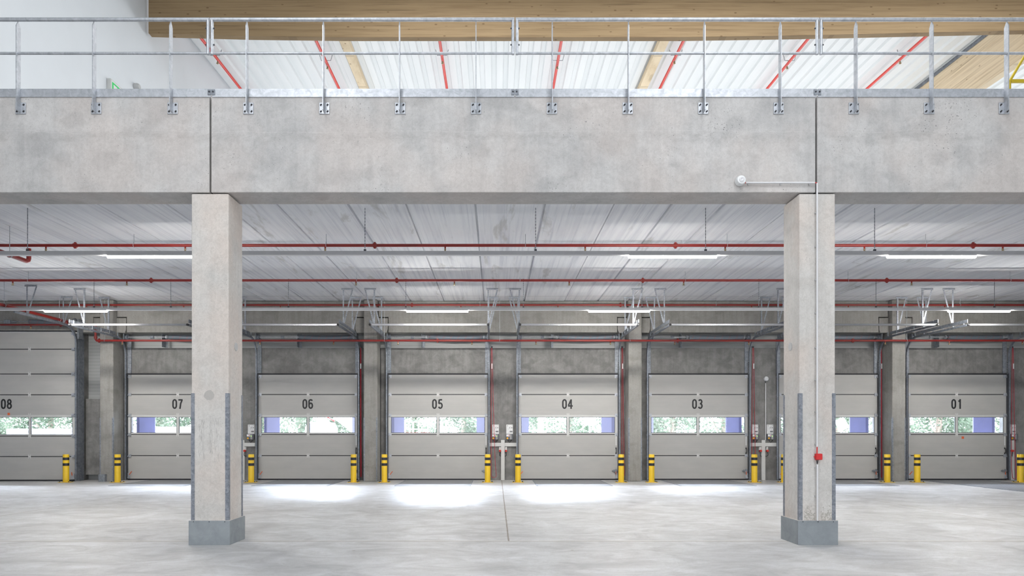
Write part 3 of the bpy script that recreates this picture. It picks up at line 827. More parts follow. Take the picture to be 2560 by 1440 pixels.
# ================================================================ pull ropes
for n, c in DOORS.items():
    if n == 7: continue
    x0 = dx({6: 897.5, 5: 1226, 4: 1553, 3: 1881, 2: 2206.5, 1: 2530}[n]); Yr = 20.60
    x0 = px({6: 901.5, 5: 1228, 4: 1554.5, 3: 1882, 2: 2203, 1: 2531}[n], Yr)
    t = thing('pull_rope', (x0, Yr, 0), 'red looped pull rope with white tag hanging beside door %02d' % n, 'rope', 'door pull ropes')
    zt = pz(869, Yr); dxx = {6: .014, 2: .016}.get(n, .045)
    drift = {6: .0, 5: .10, 4: .03, 3: .045, 2: .0, 1: .06}[n]
    pts = [(x0, Yr, zt)]
    zb = {6: .12, 5: .10, 4: .14, 3: .12, 2: .1, 1: .06}[n]
    for k in range(1, 16): u = k / 16; pts.append((x0 - .03 * math.sin(u * 2) * (n in (1, 3)), Yr, zt + (zb + .06 - zt) * u))
    for k in range(7):
        a = math.pi * k / 6; r = (dxx + drift) / 2 + .005
        pts.append((x0 + r - r * math.cos(a), Yr, zb + .05 - .07 * math.sin(a)))
    xe = pts[-1][0]
    for k in range(1, 16): u = k / 16; pts.append((xe + (x0 + dxx * .6 - xe) * u ** .6, Yr, zb + .05 + (zt - zb - .05) * u))
    pts.append((x0 + dxx * .5, Yr, zt))
    MB().tube(pts, .0075 if n != 6 else .011, 6, caps=False).build('rope', 'rope_red', t, smooth=True)
    slab(x0 + dxx * .5 - .014, x0 + dxx * .5 + .014, Yr - .018, Yr - .011, pz(922, Yr), pz(909, Yr)).build('tag', 'control_white', t)
    MB().lathe((x0 + dxx * .5, Yr + .03, zt + .02), [(.024, -.012), (.028, 0), (.024, .012)], 16, 'y').build('pulley', 'dark_steel', t)
    slab(x0 - .006, x0 + .03, Yr + .043, YW - .002, zt, zt + .05).build('pulley_bracket', 'galvanised_dull', t)

# ================================================================ bollards
def make_bollard(x, Yb, label):
    t = thing('bollard', (x, Yb, 0), label, 'bollard', 'yellow and black bollards by the doors')
    m = MB().lathe((x, Yb, 0.012), [(.082, 0), (.082, .79), (.076, .80), (.0, .802)][:3], 28); m.build('post', 'bollard_yellow', t, smooth=True)
    for z0 in (.42 + .06, .42 + .225):
        MB().lathe((x, Yb, z0), [(.0835, 0), (.0835, .078)], 28).build('black_band', 'bollard_black', t, smooth=True)
    MB().prism([(x - .165, Yb - .115), (x + .165, Yb - .115), (x + .165, Yb + .115), (x - .165, Yb + .115)], 'z', 0, .012).build('base_plate', 'bollard_yellow', t, bevel=.004)
    for sx in (-1, 1):
        for sy in (-1, 1):
            MB().lathe((x + sx * .13, Yb + sy * .085, .012), [(.018, 0), (.018, .014), (.010, .022)], 6).build('bolt_or_slot', 'dark_steel', t)
    return t
def copy_tree(o, parent=None):
    c = o.copy(); COL.objects.link(c)
    if parent is not None: c.parent = parent
    for k in list(o.children): copy_tree(k, c)
    return c
BP = [(165, 'before the right edge of door 08'), (294, 'left of door 07, beside the rear column'), (628, 'left of door 06, under a control unit'), (884, 'before the right edge of door 06'),
      (961, 'at the left edge of door 05'), (1219, 'at the right edge of door 05'), (1295, 'at the left edge of door 04'), (1553, 'at the right edge of door 04'), (1629, 'at the left edge of door 03'),
      (1886, 'right of door 03, under a control unit'), (1960, 'at the left edge of door 02, mostly hidden'), (2218, 'right of door 02 in front of the red rope'), (2293, 'before the left part of door 01'), (2551, 'right of door 01 at the picture edge')]
YBo = 19.75
b0 = make_bollard(0, YBo, '')
for i, (p, where) in enumerate(BP):
    o = b0 if i == 0 else copy_tree(b0)
    o.location.x = px(p, YBo)
    o['label'] = 'yellow bollard with two black bands ' + where

# ================================================================ dock levellers
for n, c in DOORS.items():
    cx = px({5: 1096, 4: 1419, 3: 1746, 6: 771, 7: 446, 2: 2070, 1: 2404}[n], 20.2)
    y0 = 18.35 if n != 1 else 16.2
    t = thing('dock_leveller', (cx, 19.3, 0), 'dark tread plate set flush in the floor in front of door %02d' % n, 'dock leveller', 'floor plates before the doors')
    slab(cx - .99, cx + .99, y0, YD - .01, .0005, .006).build('tread_plate', 'tread_plate', t)
    m = MB(); m.box(cx - 1.03, cx - .995, y0, YD - .01, .0003, .009); m.build('edge_angle', 'galvanised_dull', t)
    m = MB(); m.box(cx + .995, cx + 1.03, y0, YD - .01, .0003, .009); m.build('edge_angle', 'galvanised_dull', t)

# ================================================================ dock control stations between the doors
def control(pxx, label):
    Yc = YW - .002; x = px(pxx, Yc); s = F / Yc
    t = thing('dock_control', (x, Yc, 1.3), label, 'control box', 'dock control boxes')
    z0, z1 = pz(1099, Yc), pz(1085, Yc)
    slab(x - .115, x + .105, Yc - .09, Yc, z0, z1).build('housing', 'control_grey', t, bevel=.008)
    slab(x - .10, x + .0, Yc - .095, Yc - .089, (z0 + z1) / 2 + .01, z1 - .012).build('label_plate', 'control_white', t)
    MB().lathe((x - .022, Yc - .096, z1 - .045), [(.013, 0), (.013, -.006)], 12, 'y').build('indicator', 'box_red', t)
    slab(x - .09, x - .045, Yc - .099, Yc - .089, z0 + .018, z0 + .065).build('main_switch', 'switch_yellow', t)
    MB().bar((x - .0675, Yc - .101, z0 + .025), (x - .0675, Yc - .101, z0 + .058), .012, .006).build('switch_knob', 'box_red', t)
    slab(x + .012, x + .055, Yc - .094, Yc - .089, z0 + .01, z1 - .01).build('button_strip', 'plug_grey', t)
    for k in range(4):
        MB().lathe((x + .033, Yc - .094, z0 + .03 + k * .038), [(.011, 0), (.011, -.006)], 10, 'y').build('push_button', 'led_green' if k == 2 and pxx in (1239, 628, 1887, 1925) else 'dark_steel', t)
    m = MB().tube([(x - .05, Yc - .05, z0), (x - .035, Yc - .05, z0 - .05), (x, Yc - .05, z0 - .085), (x + .04, Yc - .05, z0 - .05), (x + .06, Yc - .05, z0)], .009, 8)
    m.build('cable', 'black_rubber', t, smooth=True)
    return t
def sheet(pxx, label):
    Yc = YW - .002; x = px(pxx, Yc)
    za, zb = pz(1085, Yc) + .004, pz(1061.5, Yc)
    t = thing('instruction_sheet', (x, Yc, za), label, 'notice', 'white instruction sheets above the control boxes')
    slab(x - .10, x + .10, Yc - .006, Yc, za, zb).build('board', 'control_white', t)
    yy = Yc - .0075
    rr = random.Random(3); m = MB()
    def mark(u0, u1, v0, v1): m.box(x - .10 + .2 * u0, x - .10 + .2 * u1, yy, yy + .001, za + (zb - za) * v0, za + (zb - za) * v1)
    mark(.12, .26, .88, .93); mark(.12, .26, .78, .82); mark(.82, .92, .86, .90); mark(.45, .75, .81, .825)
    mark(.48, .58, .60, .72); mark(.72, .92, .62, .70); mark(.25, .45, .64, .655); mark(.08, .14, .64, .68); mark(.08, .14, .52, .55); mark(.08, .14, .38, .42)
    mark(.25, .5, .52, .535); mark(.6, .72, .5, .515); mark(.3, .4, .42, .435); mark(.5, .93, .17, .33); mark(.25, .42, .2, .22)
    m.build('printing', 'paper_print', t)
    return t
CT = [(628, 'left of door 06'), (1239, 'right of door 05'), (1274, 'left of door 04'), (1887, 'right of door 03'), (1925, 'left of door 02'), (2531, 'right of door 01')]
for p, w in CT:
    control(p, 'dark control box with yellow main switch on the wall ' + w)
    sheet(p, 'white printed instruction sheet on the wall ' + w)
def duct(cpx, x0, x1, label, full=True):
    Yc = YW - .002; x = px(cpx, Yc)
    t = thing('cable_duct', (x, Yc, 0), label, 'cable duct', 'grey cable ducts between the doors')
    if full:
        slab(px(x0, Yc), px(x1, Yc), Yc - .06, Yc, pz(1116, Yc), pz(1107, Yc)).build('cross_duct', 'duct_grey', t, bevel=.004)
    slab(x - .055, x + .055, Yc - .063 if full else Yc - .06, Yc, .0, pz(1100 if full else 1101, Yc)).build('riser_duct', 'duct_grey', t, bevel=.004)
    return t
duct(608, 600, 639, 'grey T-shaped cable duct left of door 06, half behind the column')
duct(1257, 1222, 1292, 'grey T-shaped cable duct between doors 05 and 04')
duct(1907, 1874, 1942, 'grey T-shaped cable duct between doors 03 and 02')
duct(2528, 0, 0, 'grey upright cable duct right of door 01', False)
def socket(pxx, s, label):
    Yc = YW - .002; x = px(pxx, Yc); z = pz(1127, Yc)
    t = thing('wall_socket', (x, Yc, z), label, 'socket', 'red and grey power sockets')
    slab(x - .03, x + .03, Yc - .07, Yc, z + .02, z + .12).build('socket_box', 'duct_grey', t, bevel=.006)
    MB().lathe((x + s * .0, Yc - .06, z), [(.034, .03), (.036, 0), (.036, -.05), (.028, -.06)], 16, 'y').build('plug', 'socket_red', t, smooth=True)
    MB().tube([(x, Yc - .09, z - .03), (x - s * .01, Yc - .1, z - .09), (x - s * .015, Yc - .09, z - .135), (x + s * .02, Yc - .05, z - .165), (x + s * .04, Yc - .03, z - .16)], .009, 8).build('cable', 'black_rubber', t, smooth=True)
for p, s, w in ((614, 1, 'left of door 06 above the bollard'), (1250, 1, 'on the left of the duct between doors 05 and 04'), (1265, -1, 'on the right of the duct between doors 05 and 04'),
                (1899, 1, 'on the left of the duct between doors 03 and 02'), (1916, -1, 'on the right of the duct between doors 03 and 02'), (2526, 1, 'right of door 01 under the control box')):
    socket(p, s, 'red plug in grey socket ' + w)

# small sounder on the rear wall with conduit
def sounder(x, Yw, z, r, name, label, cat):
    t = thing(name, (x, Yw, z), label, cat)
    MB().lathe((x, Yw, z), [(r * .9, 0), (r, -.02), (r, -.05), (r * .82, -.085), (r * .55, -.09)], 28, 'y').build('housing', 'white_paint', t, smooth=True)
    MB().lathe((x, Yw - .09, z), [(r * .5, 0), (r * .5, -.006), (r * .28, -.012), (r * .1, -.004)], 24, 'y').build('grille_dome', 'conduit_white', t, smooth=True)
    return t
sounder(px(1914, YW), YW - .002, pz(947, YW), .072, 'alarm_sounder', 'round white alarm sounder on the rear wall above the duct between doors 03 and 02', 'alarm')
t = thing('conduit_pipe', (px(1913.5, YW), YW, 1.2), 'thin white upright conduit below the sounder on the rear wall', 'conduit')
MB().tube([(px(1913.5, YW), YW - .02, pz(1100, YW)), (px(1913.5, YW), YW - .02, pz(958, YW))], .012, 8).build('pipe', 'conduit_white', t)
MB().tube([(px(1913.5, YW), YW - .02, pz(957.5, YW)), (px(1913.5, YW), YW - .02, pz(953, YW))], .010, 8).build('gland', 'dark_steel', t)

# ================================================================ conduit, sounder and red box on the front
sounder(px(1848, YF), YF - .002, pz(455, YF), .063, 'alarm_sounder', 'round white alarm sounder on the front girder near the right joint', 'alarm')
def front_conduit():
    t = thing('conduit_pipe', (px(2044, YF), YF, 2), 'white conduit along the girder and down the right front column', 'conduit')
    z = pz(459, YF); xx = px(2043, YF - .03)
    MB().tube([(px(1862, YF), YF - .03, z), (xx - .03, YF - .03, z)], .0105, 12).build('level_pipe', 'conduit_white', t, smooth=True)
    MB().tube([(px(1857.5, YF), YF - .03, z), (px(1862, YF), YF - .03, z)], .007, 10).build('red_cable', 'box_red', t)
    MB().tube([(xx, YF - .028, z - .005), (xx, YF - .028, pz(1117, YF))], .0105, 12).build('drop_pipe', 'conduit_white', t, smooth=True)
    MB().tube([(xx - .028, YF - .03, z), (xx - .006, YF - .029, z - .002), (xx, YF - .028, z - .012)], .006, 10).build('red_cable', 'box_red', t)
    MB().tube([(xx, YF - .028, pz(1117, YF)), (xx - .003, YF - .03, pz(1134, YF))], .007, 8).build('red_cable', 'box_red', t)
    MB().tube([(xx + .003, YF - .028, pz(1161, YF)), (xx + .003, YF - .028, .31)], .0105, 12).build('lower_pipe', 'conduit_white', t, smooth=True)
    for y in (533 + 0, 617, 700, 783, 870, 950, 1030, 1110, 1170, 1240):
        zc = pz(y, YF)
        slab(xx - .017, xx + .0, YF - .02, YF + .008, zc - .008, zc + .008).build('pipe_clip', 'plug_grey', t)
    for x in (1870, 1950, 2022):
        xc = px(x, YF); slab(xc - .008, xc + .008, YF - .02, YF - .001, z - .025, z - .004).build('pipe_clip', 'plug_grey', t)
    b = thing('junction_box', (xx, YF, pz(1141, YF)), 'small red junction box on the right front column', 'junction box')
    slab(px(2036.5, YF), px(2052.5, YF), YF - .045, YF + .008, pz(1149.5, YF), pz(1134, YF)).build('box_body', 'box_red', b, bevel=.008)
    MB().tube([(px(2033, YF), YF - .02, pz(1142, YF)), (px(2037, YF), YF - .02, pz(1142, YF))], .007, 8).build('gland', 'box_red', b)
    MB().tube([(xx - .006, YF - .025, pz(1149, YF)), (xx + .002, YF - .026, pz(1160, YF))], .005, 8).build('cable', 'black_rubber', b)
    MB().tube([(xx + .014, YF - .025, pz(1149, YF)), (xx + .004, YF - .026, pz(1160, YF))], .005, 8).build('cable', 'black_rubber', b)
front_conduit()

# ================================================================ upper railing
YRL = YF - .055
def railing():
    secs = [(-460, 523.5, 'galvanised railing section at the left end of the upper floor edge', [-336, -146, 45, 235, 427]),
            (526.5, 1286, 'galvanised railing section between the left joint and the middle of the girder', [617.5, 808.5, 999, 1190]),
            (1289, 2046, 'galvanised railing section between the middle and the right joint', [1380.5, 1571, 1761, 1950.5]),
            (2049, 3100, 'galvanised railing section right of the second girder joint', [2139.5, 2329, 2517, 2706, 2895, 3084])]
    zt, zm = pz(49, YRL), pz(133.5, YRL)
    for si, (a, b, lab, posts) in enumerate(secs):
        X0, X1 = px(a, YRL), px(b, YRL)
        t = thing('guard_railing', ((X0 + X1) / 2, YRL, BZ1), lab, 'railing', 'railing sections on the upper edge')
        r = .0235
        MB().tube([(X0, YRL, zt), (X1, YRL, zt)], r, 16).build('handrail', 'galvanised', t, smooth=True)
        rm = .0165
        MB().tube([(X0, YRL, zm), (X1, YRL, zm)], rm, 14).build('mid_rail', 'galvanised', t, smooth=True)
        for xe, sgn in ((X0, 1), (X1, -1)):
            if abs(px(VX, 1)) is None: pass
            if (si == 0 and sgn == 1) or (si == 3 and sgn == -1): continue
            MB().tube([(xe + sgn * .018, YRL, zt + .01), (xe + sgn * .018, YRL, zm - .014)], .020, 14).build('end_post', 'galvanised', t, smooth=True)
            for zz in (pz(71, YRL), pz(112, YRL)):
                MB().lathe((xe + sgn * .037, YRL, zz), [(.010, 0), (.010, .010 * sgn), (.006, .014 * sgn)], 10, 'x').build('bolt_or_slot', 'dark_steel', t)
        # toe board on the inner side of the posts
        MB().box(X0, X1, YF - .012, YF - .004, pz(243.5, YF), pz(223, YF)).build('toe_board', 'galvanised', t)
        if si > 0:
            xs_ = X0 - .008
            sp = slab(xs_ - .047, xs_ + .047, YF - .020, YF - .0125, pz(239, YF), pz(225, YF)).build('splice_plate', 'galvanised_dull', t, bevel=.004)
            for d in (-.024, .024):
                MB().lathe((xs_ + d, YF - .020, pz(231, YF)), [(.010, 0), (.010, -.008), (.005, -.012)], 8, 'y').build('bolt_or_slot', 'dark_steel', sp)
        for p in posts:
            x = px(p, YRL)
            m = MB(); ya, yb = YRL - .035, YF - .013
            zb = pz(284, YF)
            m.prism([(yb + .0, zb), (yb, zt - .09), (YRL, zt - .02), (ya, zt - .09), (ya, zb + .01)][::-1], 'x', x - .005, x + .005)
            po = m.build('post', 'galvanised', t)
            z0, z1 = pz(286, YF), pz(257, YF)
            pl = slab(x - .066, x + .066, YF - .0125, YF - .0005, z0, z1).build('mounting_plate', 'galvanised', po, bevel=.005)
            for sx in (-1, 1):
                for sz in (0, 1):
                    zz = z0 + .032 + sz * (z1 - z0 - .064)
                    mm = MB(); xx = x + sx * .042
                    mm.tube([(xx + .008, YF - .016, zz + .009), (xx - .008, YF - .016, zz - .009)], .0085, 8); mm.build('bolt_or_slot', 'black_rubber', t)  # black pegs drawn for the dark slot holes of the plate
railing()

# ================================================================ things on the upper level
def exit_sign():
    X = XUW + .004; ya = 13.08; zt = pz(195, 13.08)
    t = thing('exit_sign', (X, ya, zt - .3), 'green and white emergency exit sign on the white upper wall', 'exit sign')
    slab(X, X + .075, ya, ya + .62, zt - .34, zt).build('housing', 'duct_grey', t, bevel=.004)
    slab(X + .076, X + .079, ya + .02, ya + .60, zt - .32, zt - .02).build('sign_face', 'control_white', t)
    slab(X + .0795, X + .081, ya + .045, ya + .575, zt - .295, zt - .045).build('green_field', 'sign_green', t)
    m = MB(); Xs = X + .0815
    m.box(Xs, Xs + .001, ya + .09, ya + .22, zt - .28, zt - .08); m.prism([(ya + .42, zt - .10), (ya + .55, zt - .17), (ya + .42, zt - .24)], 'x', Xs, Xs + .001); m.box(Xs, Xs + .001, ya + .27, ya + .42, zt - .19, zt - .15)
    m.build('pictogram', 'control_white', t)
    y2 = 14.1; z2 = pz(217, y2)
    t = thing('wall_lamp', (X, y2, z2), 'small round grey wall fitting beside the exit sign', 'wall fitting')
    MB().lathe((X, y2, z2), [(.07, 0), (.07, .06), (.05, .10)], 20, 'x').build('housing', 'plug_grey', t, smooth=True)
exit_sign()
def roof_pipes():
    data = [(600, 'leftmost, close beside the white wall'), (847, 'second from the left'), (1117, 'third from the left'), (1383, 'fourth from the left'), (1650, 'fifth from the left'), (1919, 'sixth from the left'), (2169, 'rightmost, beside the deep timber beam')]
    for i, (p, w) in enumerate(data):
        Yq = 18.65; X = px(p, Yq)
        t = thing('roof_sprinkler_pipe', (X, Yq, 10.9), 'red sprinkler pipe under the upper roof deck, ' + w, 'pipe', 'sprinkler pipes under the roof')
        y0, y1 = YT + .3, 21.0
        MB().tube([(X, y0, zr(y0) - .2), (X, y1, zr(y1) - .2)], .035, 12).build('pipe', 'pipe_red_bright', t, smooth=True)
        for yy in (17.0 + .25 * (i % 2), 19.8):
            z = zr(yy) - .2
            m = MB(); m.tube([(X - .16, yy, z + .16), (X - .12, yy, z + .02), (X + .12, yy, z + .02), (X + .16, yy, z + .16)], .010, 6, ); m.build('hanger', 'galvanised', t)
            m = MB().lathe((X, yy + .15, z), [(.02, -.05), (.02, -.09), (.034, -.10), (.008, -.12)], 10); m.build('sprinkler_head', 'brass', t)
roof_pipes()
def gate():
    Yg = 9.9
    t = thing('pallet_gate', (px(2523, Yg), Yg, 5.7), 'yellow tubular safety gate at the right end of the upper floor', 'safety gate')
    r = .021
    P = lambda x, y, Y=Yg: (px(x, Y), Y, pz(y, Y))
    x0 = px(2523.5, Yg)
    MB().tube([(x0, Yg, 5.71), P(2523.5, 204)], r, 12).build('post', 'gate_yellow', t, smooth=True)
    MB().tube([P(2523.5, 204), P(2572, 122), P(2640, 122)], r * .9, 12).build('sloping_rail', 'gate_yellow', t, smooth=True)
    a = P(2527, 203); MB().bar((a[0], Yg, a[2]), (a[0] + .9, Yg, a[2]), .03, .045, (0, 0, 1)).build('cross_rail', 'gate_yellow', t)
    b = (x0 + .9, Yg); MB().tube([(b[0], b[1], 5.71), (b[0], b[1], a[2])], r, 12).build('post', 'gate_yellow', t, smooth=True)
gate()

# ================================================================ sprinkler pipes under the ceiling
def head(m_parent, x, Y, z, r):
    m = MB().tube([(x, Y, z - r * .5), (x, Y, z - r - .035)], .016, 8); m.build('drop_fitting', 'pipe_red', m_parent)
    m = MB().lathe((x, Y, z - r - .035), [(.014, 0), (.020, -.012), (.020, -.03), (.010, -.036), (.030, -.050), (.030, -.054)], 12); m.build('sprinkler_head', 'brass', m_parent)
def clevis(parent, x, Y, z, r, ztop):
    m = MB().tube([(x, Y, z + r + .03), (x, Y, ztop)], .006, 6)
    m.tube([(x, Y + (r + .006) * math.sin(a), z + (r + .006) * math.cos(a)) for a in [2 * math.pi * k / 16 for k in range(17)]], .005, 6, caps=False)
    m.tube([(x, Y, z + r), (x, Y, z + r + .035)], .010, 6)
    m.build('hanger', 'galvanised', parent)
def coupling(parent, x, Y, z, r):
    m = MB().tube([(x - .035, Y, z), (x + .035, Y, z)], r + .013, 14); m.box(x - .02, x + .02, Y - .012, Y + .012, z - r - .032, z + r + .032)
    m.build('coupling', 'pipe_red', parent)
def pipe(Y, ymid, r, xa, xb, heads, hangs, coups, label, ztop=Z_CEIL - .005, slope=0.0):
    z = pz(ymid, Y); X0 = max(XL + .05, px(xa, Y)); X1 = min(XR - .05, px(xb, Y))
    t = thing('sprinkler_pipe', ((X0 + X1) / 2, Y, z), label, 'pipe', 'red sprinkler pipes across the hall')
    MB().tube([(X0, Y, z), (X1, Y, z)], r, 16).build('pipe', 'pipe_red', t, smooth=True)
    for p in heads: head(t, px(p, Y), Y, z, r)
    for p in hangs: clevis(t, px(p, Y), Y, z, r, ztop)
    for p in coups: coupling(t, px(p, Y), Y, z, r)
    return t, z
Y1, Y2, Y3, Y4 = 13.5, 16.6, 19.86, 19.9
pipe(Y1, 613.5, .030, -700, 3250, [115, 463, 813, 1113, 1463, 1813, 2161, 2507], [335, 815.5, 1313.5, 1817.5, 2314], [188, 937, 1688.5, 2433], 'red sprinkler pipe nearest the front girder, in front of the first light line')
pipe(Y2, 701, .030, -700, 3250, [32, 317, 890, 1136, 1423, 1709, 2279], [71, 892, 1300, 1713, 2120, 2525], [378, 992, 1607, 2217], 'red sprinkler pipe at mid depth, between the two light lines')
pipe(Y3, 762.5, .028, -700, 3250, [216, 459, 701, 943, 1152, 1395, 1638, 1879, 2121, 2362], [607, 1200, 1790, 2400], [1030, 1551], 'red sprinkler pipe close under the ceiling in front of the rear girder')
t4, z4 = pipe(Y4, 851.5, .030, 245, 3000, [306, 650, 834, 995, 1180, 1340, 1526, 1687, 1872, 2213, 2373, 2556], [262, 961, 1249, 1575, 2267], [1094, 1694, 2132], 'low red sprinkler pipe running across above the numbered doors')
def left_pipes():
    z5 = pz(812, Y4)
    xe = px(239, Y4)
    m = MB().tube([(px(246, Y4), Y4, z4), (xe + .03, Y4, z4), (xe, Y4, z4 + .04), (xe, Y4, z5 - .05), (xe - .03, Y4, z5 + .0)], .032, 12); m.build('riser', 'pipe_red', t4, smooth=True)
    for z in (z4 + .09, z5 - .09): MB().tube([(xe, Y4, z - .03), (xe, Y4, z + .03)], .046, 12).build('riser_coupling', 'pipe_red', t4)
    coupling(t4, px(248, Y4), Y4, z4, .03)
    t = thing('sprinkler_pipe', (px(80, Y4), Y4 - .12, z5), 'red sprinkler pipe at the left edge above door 08', 'pipe', 'red sprinkler pipes across the hall')
    Yb = Y4 - .0
    MB().tube([(px(-120, Yb), Yb, z5), (xe - .045, Yb, z5)], .028, 14).build('pipe', 'pipe_red', t, smooth=True)
    head(t, px(77, Yb), Yb, z5, .028); coupling(t, px(152, Yb), Yb, z5, .028)
    # feed running towards the camera from the elbow
    t = thing('feed_pipe', (px(165, Y4), Y4, z5), 'red feed pipe coming forward at the left from an elbow above door 08', 'pipe')
    X = px(165, Y4); z6 = z5 + .10
    MB().tube([(X, Yb, z5 + .03), (X, Yb, z6 - .03), (X, Yb - .03, z6), (X, 14.4, z6)], .042, 14).build('pipe', 'pipe_red', t, smooth=True)
    for y in (19.6, 17.4):
        m = MB().tube([(X, y, z6 + .05), (X, y, Z_CEIL - .01)], .006, 6); m.tube([(X + .05 * math.sin(a), y, z6 + .05 * math.cos(a)) for a in [2 * math.pi * k / 16 for k in range(17)]], .006, 6, caps=False); m.build('hanger', 'galvanised', t)
    m = MB().tube([(X, Yb, z5 + .02), (X, Yb, z6 + .03)], .055, 14); m.build('elbow_fitting', 'pipe_red', t)
    Yq = Y1 - .02; Xq = px(72, Yq); zq = pz(655, Yq)
    t = thing('feed_pipe', (Xq, Yq, zq), 'thick red feed pipe with upturned elbow below the nearest sprinkler pipe', 'pipe')
    MB().tube([(Xq, Yq, pz(617, Yq) - .035), (Xq, Yq, zq + .07), (Xq, Yq - .02, zq + .02), (Xq, Yq - .07, zq), (Xq, 11.2, zq)], .042, 16).build('pipe', 'pipe_red', t, smooth=True)
    m = MB().tube([(Xq + .052 * math.sin(a), 12.95, zq + .052 * math.cos(a)) for a in [2 * math.pi * k / 16 for k in range(17)]], .007, 6, caps=False); m.tube([(Xq, 12.95, zq + .05), (Xq, 12.95, Z_CEIL - .01)], .006, 6); m.build('hanger', 'galvanised', t)
left_pipes()

# ================================================================ linear light lines
def light_line(Y, yc, hh, segs, chains, label, blanks):
    z = pz(yc, Y); X0, X1 = max(XL + .05, px(-700, Y)), min(XR - .05, px(3250, Y))
    t = thing('linear_light', (0, Y, z), label, 'light line', 'suspended linear light lines')
    slab(X0, X1, Y - .028, Y + .028, z - hh * .3, z + hh * .7).build('trunk_rail', 'rail_white', t, bevel=.004)
    MB().prism([(Y - .027, z - hh * .3 - .0005), (Y - .012, z - hh * .3 - .014), (Y + .012, z - hh * .3 - .014), (Y + .027, z - hh * .3 - .0005)], 'x', X0, X1).build('cover_strip', 'white_paint', t)
    for a, b in segs:
        zz = z - hh * .3 - .0145
        m = MB(); xa, xb = px(a, Y), px(b, Y)
        slab(xa, xb, Y - .046, Y + .046, zz - .004, zz + .008).build('uplight_shield', 'white_paint', t)  # opaque plate added to keep diffuser light off the ceiling
        m.prism([(Y - .042, zz - .0045), (Y - .018, zz - .036), (Y + .018, zz - .036), (Y + .042, zz - .0045)], 'x', xa, xb)
        m.build('led_diffuser', 'led', t)
    for p in chains:
        x = px(p, Y)
        m = MB(); zt = Z_CEIL - .008; zb = z + hh * .7
        n = 26; seg = (zt - zb - .03) / n
        for k in range(n):
            c0 = zb + .03 + k * seg
            if k % 2: m.box(x - .007, x + .007, Y - .0025, Y + .0025, c0, c0 + seg * 1.15)
            else: m.box(x - .0025, x + .0025, Y - .007, Y + .007, c0, c0 + seg * 1.15)
        m.build('chain', 'galvanised_dull', t)
        slab(x - .02, x + .02, Y - .015, Y + .015, zb + .0005, zb + .035).build('clamp', 'dark_steel', t)
light_line(11.94, 635, .068, [(270, 489), (1572, 1791), (2219, 2438)], [69, 485, 912.5, 1339, 1764, 2186.5], 'white suspended light line nearest the front, three lit sections', [])
light_line(17.4, 773.5, .062, [(112, 267), (1017, 1170), (1472, 1624), (2371, 2524)], [235, 427, 721, 1014.5, 1308.5, 1605, 1897, 2190, 2486], 'white suspended light line further back, four lit sections', [])

# small sheet boxes by the left rear column
o = slab(px(249, 20.05), px(265, 20.05), 19.98, 20.095, .0, pz(1186, 20.0)).build('impact_guard', 'galvanised_dull', bevel=.004)
tag(o, 'small galvanised guard box at the foot of the column left of door 07', 'guard')

# ================================================================ outside
slab(-70, 70, 21.2, 110, -1.4, -1.2).build('yard_ground', 'yard_bounce', kind='structure')
# dock shelters: blue side cushions beyond each door
for n, c in DOORS.items():
    cx = dx(c)
    t = thing('dock_shelter', (cx, 21.4, 0), 'dark blue shelter cushions outside the window of door %02d' % n, 'dock shelter', 'dock shelters outside the doors')
    for s in (-1, 1):
        m = MB()
        m.prism([(cx + s * 1.49, 21.10), (cx + s * 1.49, 21.22), (cx + s * 1.165, 21.64), (cx + s * 1.145, 21.56), (cx + s * 1.40, 21.10)], 'z', -.9, 3.4)
        m.build('side_cushion', 'shelter_blue', t, bevel=.01)
def leaf_mesh(name, n, rx, ry, z0, z1, size, seed):
    r = random.Random(seed); m = MB()
    clumps = [(r.uniform(-rx, rx), r.uniform(-ry, ry), r.uniform(z0, z1)) for _ in range(26)]
    for i in range(n):
        c = r.choice(clumps)
        p = Vector((max(-1.5, min(1.5, c[0] + r.gauss(0, rx * .22))), 44 + c[1] + r.gauss(0, ry * .3), c[2] + r.gauss(0, (z1 - z0) * .07)))
        a = Vector((r.uniform(-1, 1), r.uniform(-1, 1), r.uniform(-.7, .7))).normalized(); b = a.cross(Vector((r.uniform(-1, 1), r.uniform(-1, 1), r.uniform(-1, 1)))).normalized()
        s = size * r.uniform(.6, 1.3); up = a.cross(b) * s * .15
        m._add([p - a * s, p + b * s * .45 + up, p + a * s, p - b * s * .45 + up], [(0, 1, 2), (0, 2, 3)])
    return m
protos = []
for k in range(3):
    x0, y0 = 0.0, 44.0
    t = thing('tree', (x0, y0, -1.2), '', 'tree', 'trees beyond the yard')
    leaf_mesh('crown', 5200, 1.5, 1.5, -.4, 6.8, .12, 11 + k).build('crown', 'leaf_green', t)
    rr = random.Random(k); lean = rr.uniform(-.3, .3)
    MB().tube([(0, 44, -1.2), (lean * .3, 44, 2), (lean, 44, 5), (lean * 1.4, 44, 8)], [.22, .18, .12, .05], 10).build('trunk', 'bark', t, smooth=True)
    for q in range(4):
        z = 1 + q * 1.3; s = 1 if q % 2 else -1
        MB().tube([(lean * z / 6, 44, z), (lean * z / 6 + s * .7, 43.6, z + 1.0), (lean * z / 6 + s * 1.2, 43.4, z + 2.0)], [.07, .045, .02], 8).build('branch', 'bark', t, smooth=True)
    protos.append(t)
SPOT = []
rr = random.Random(5)
tx = -33.0; i = 0
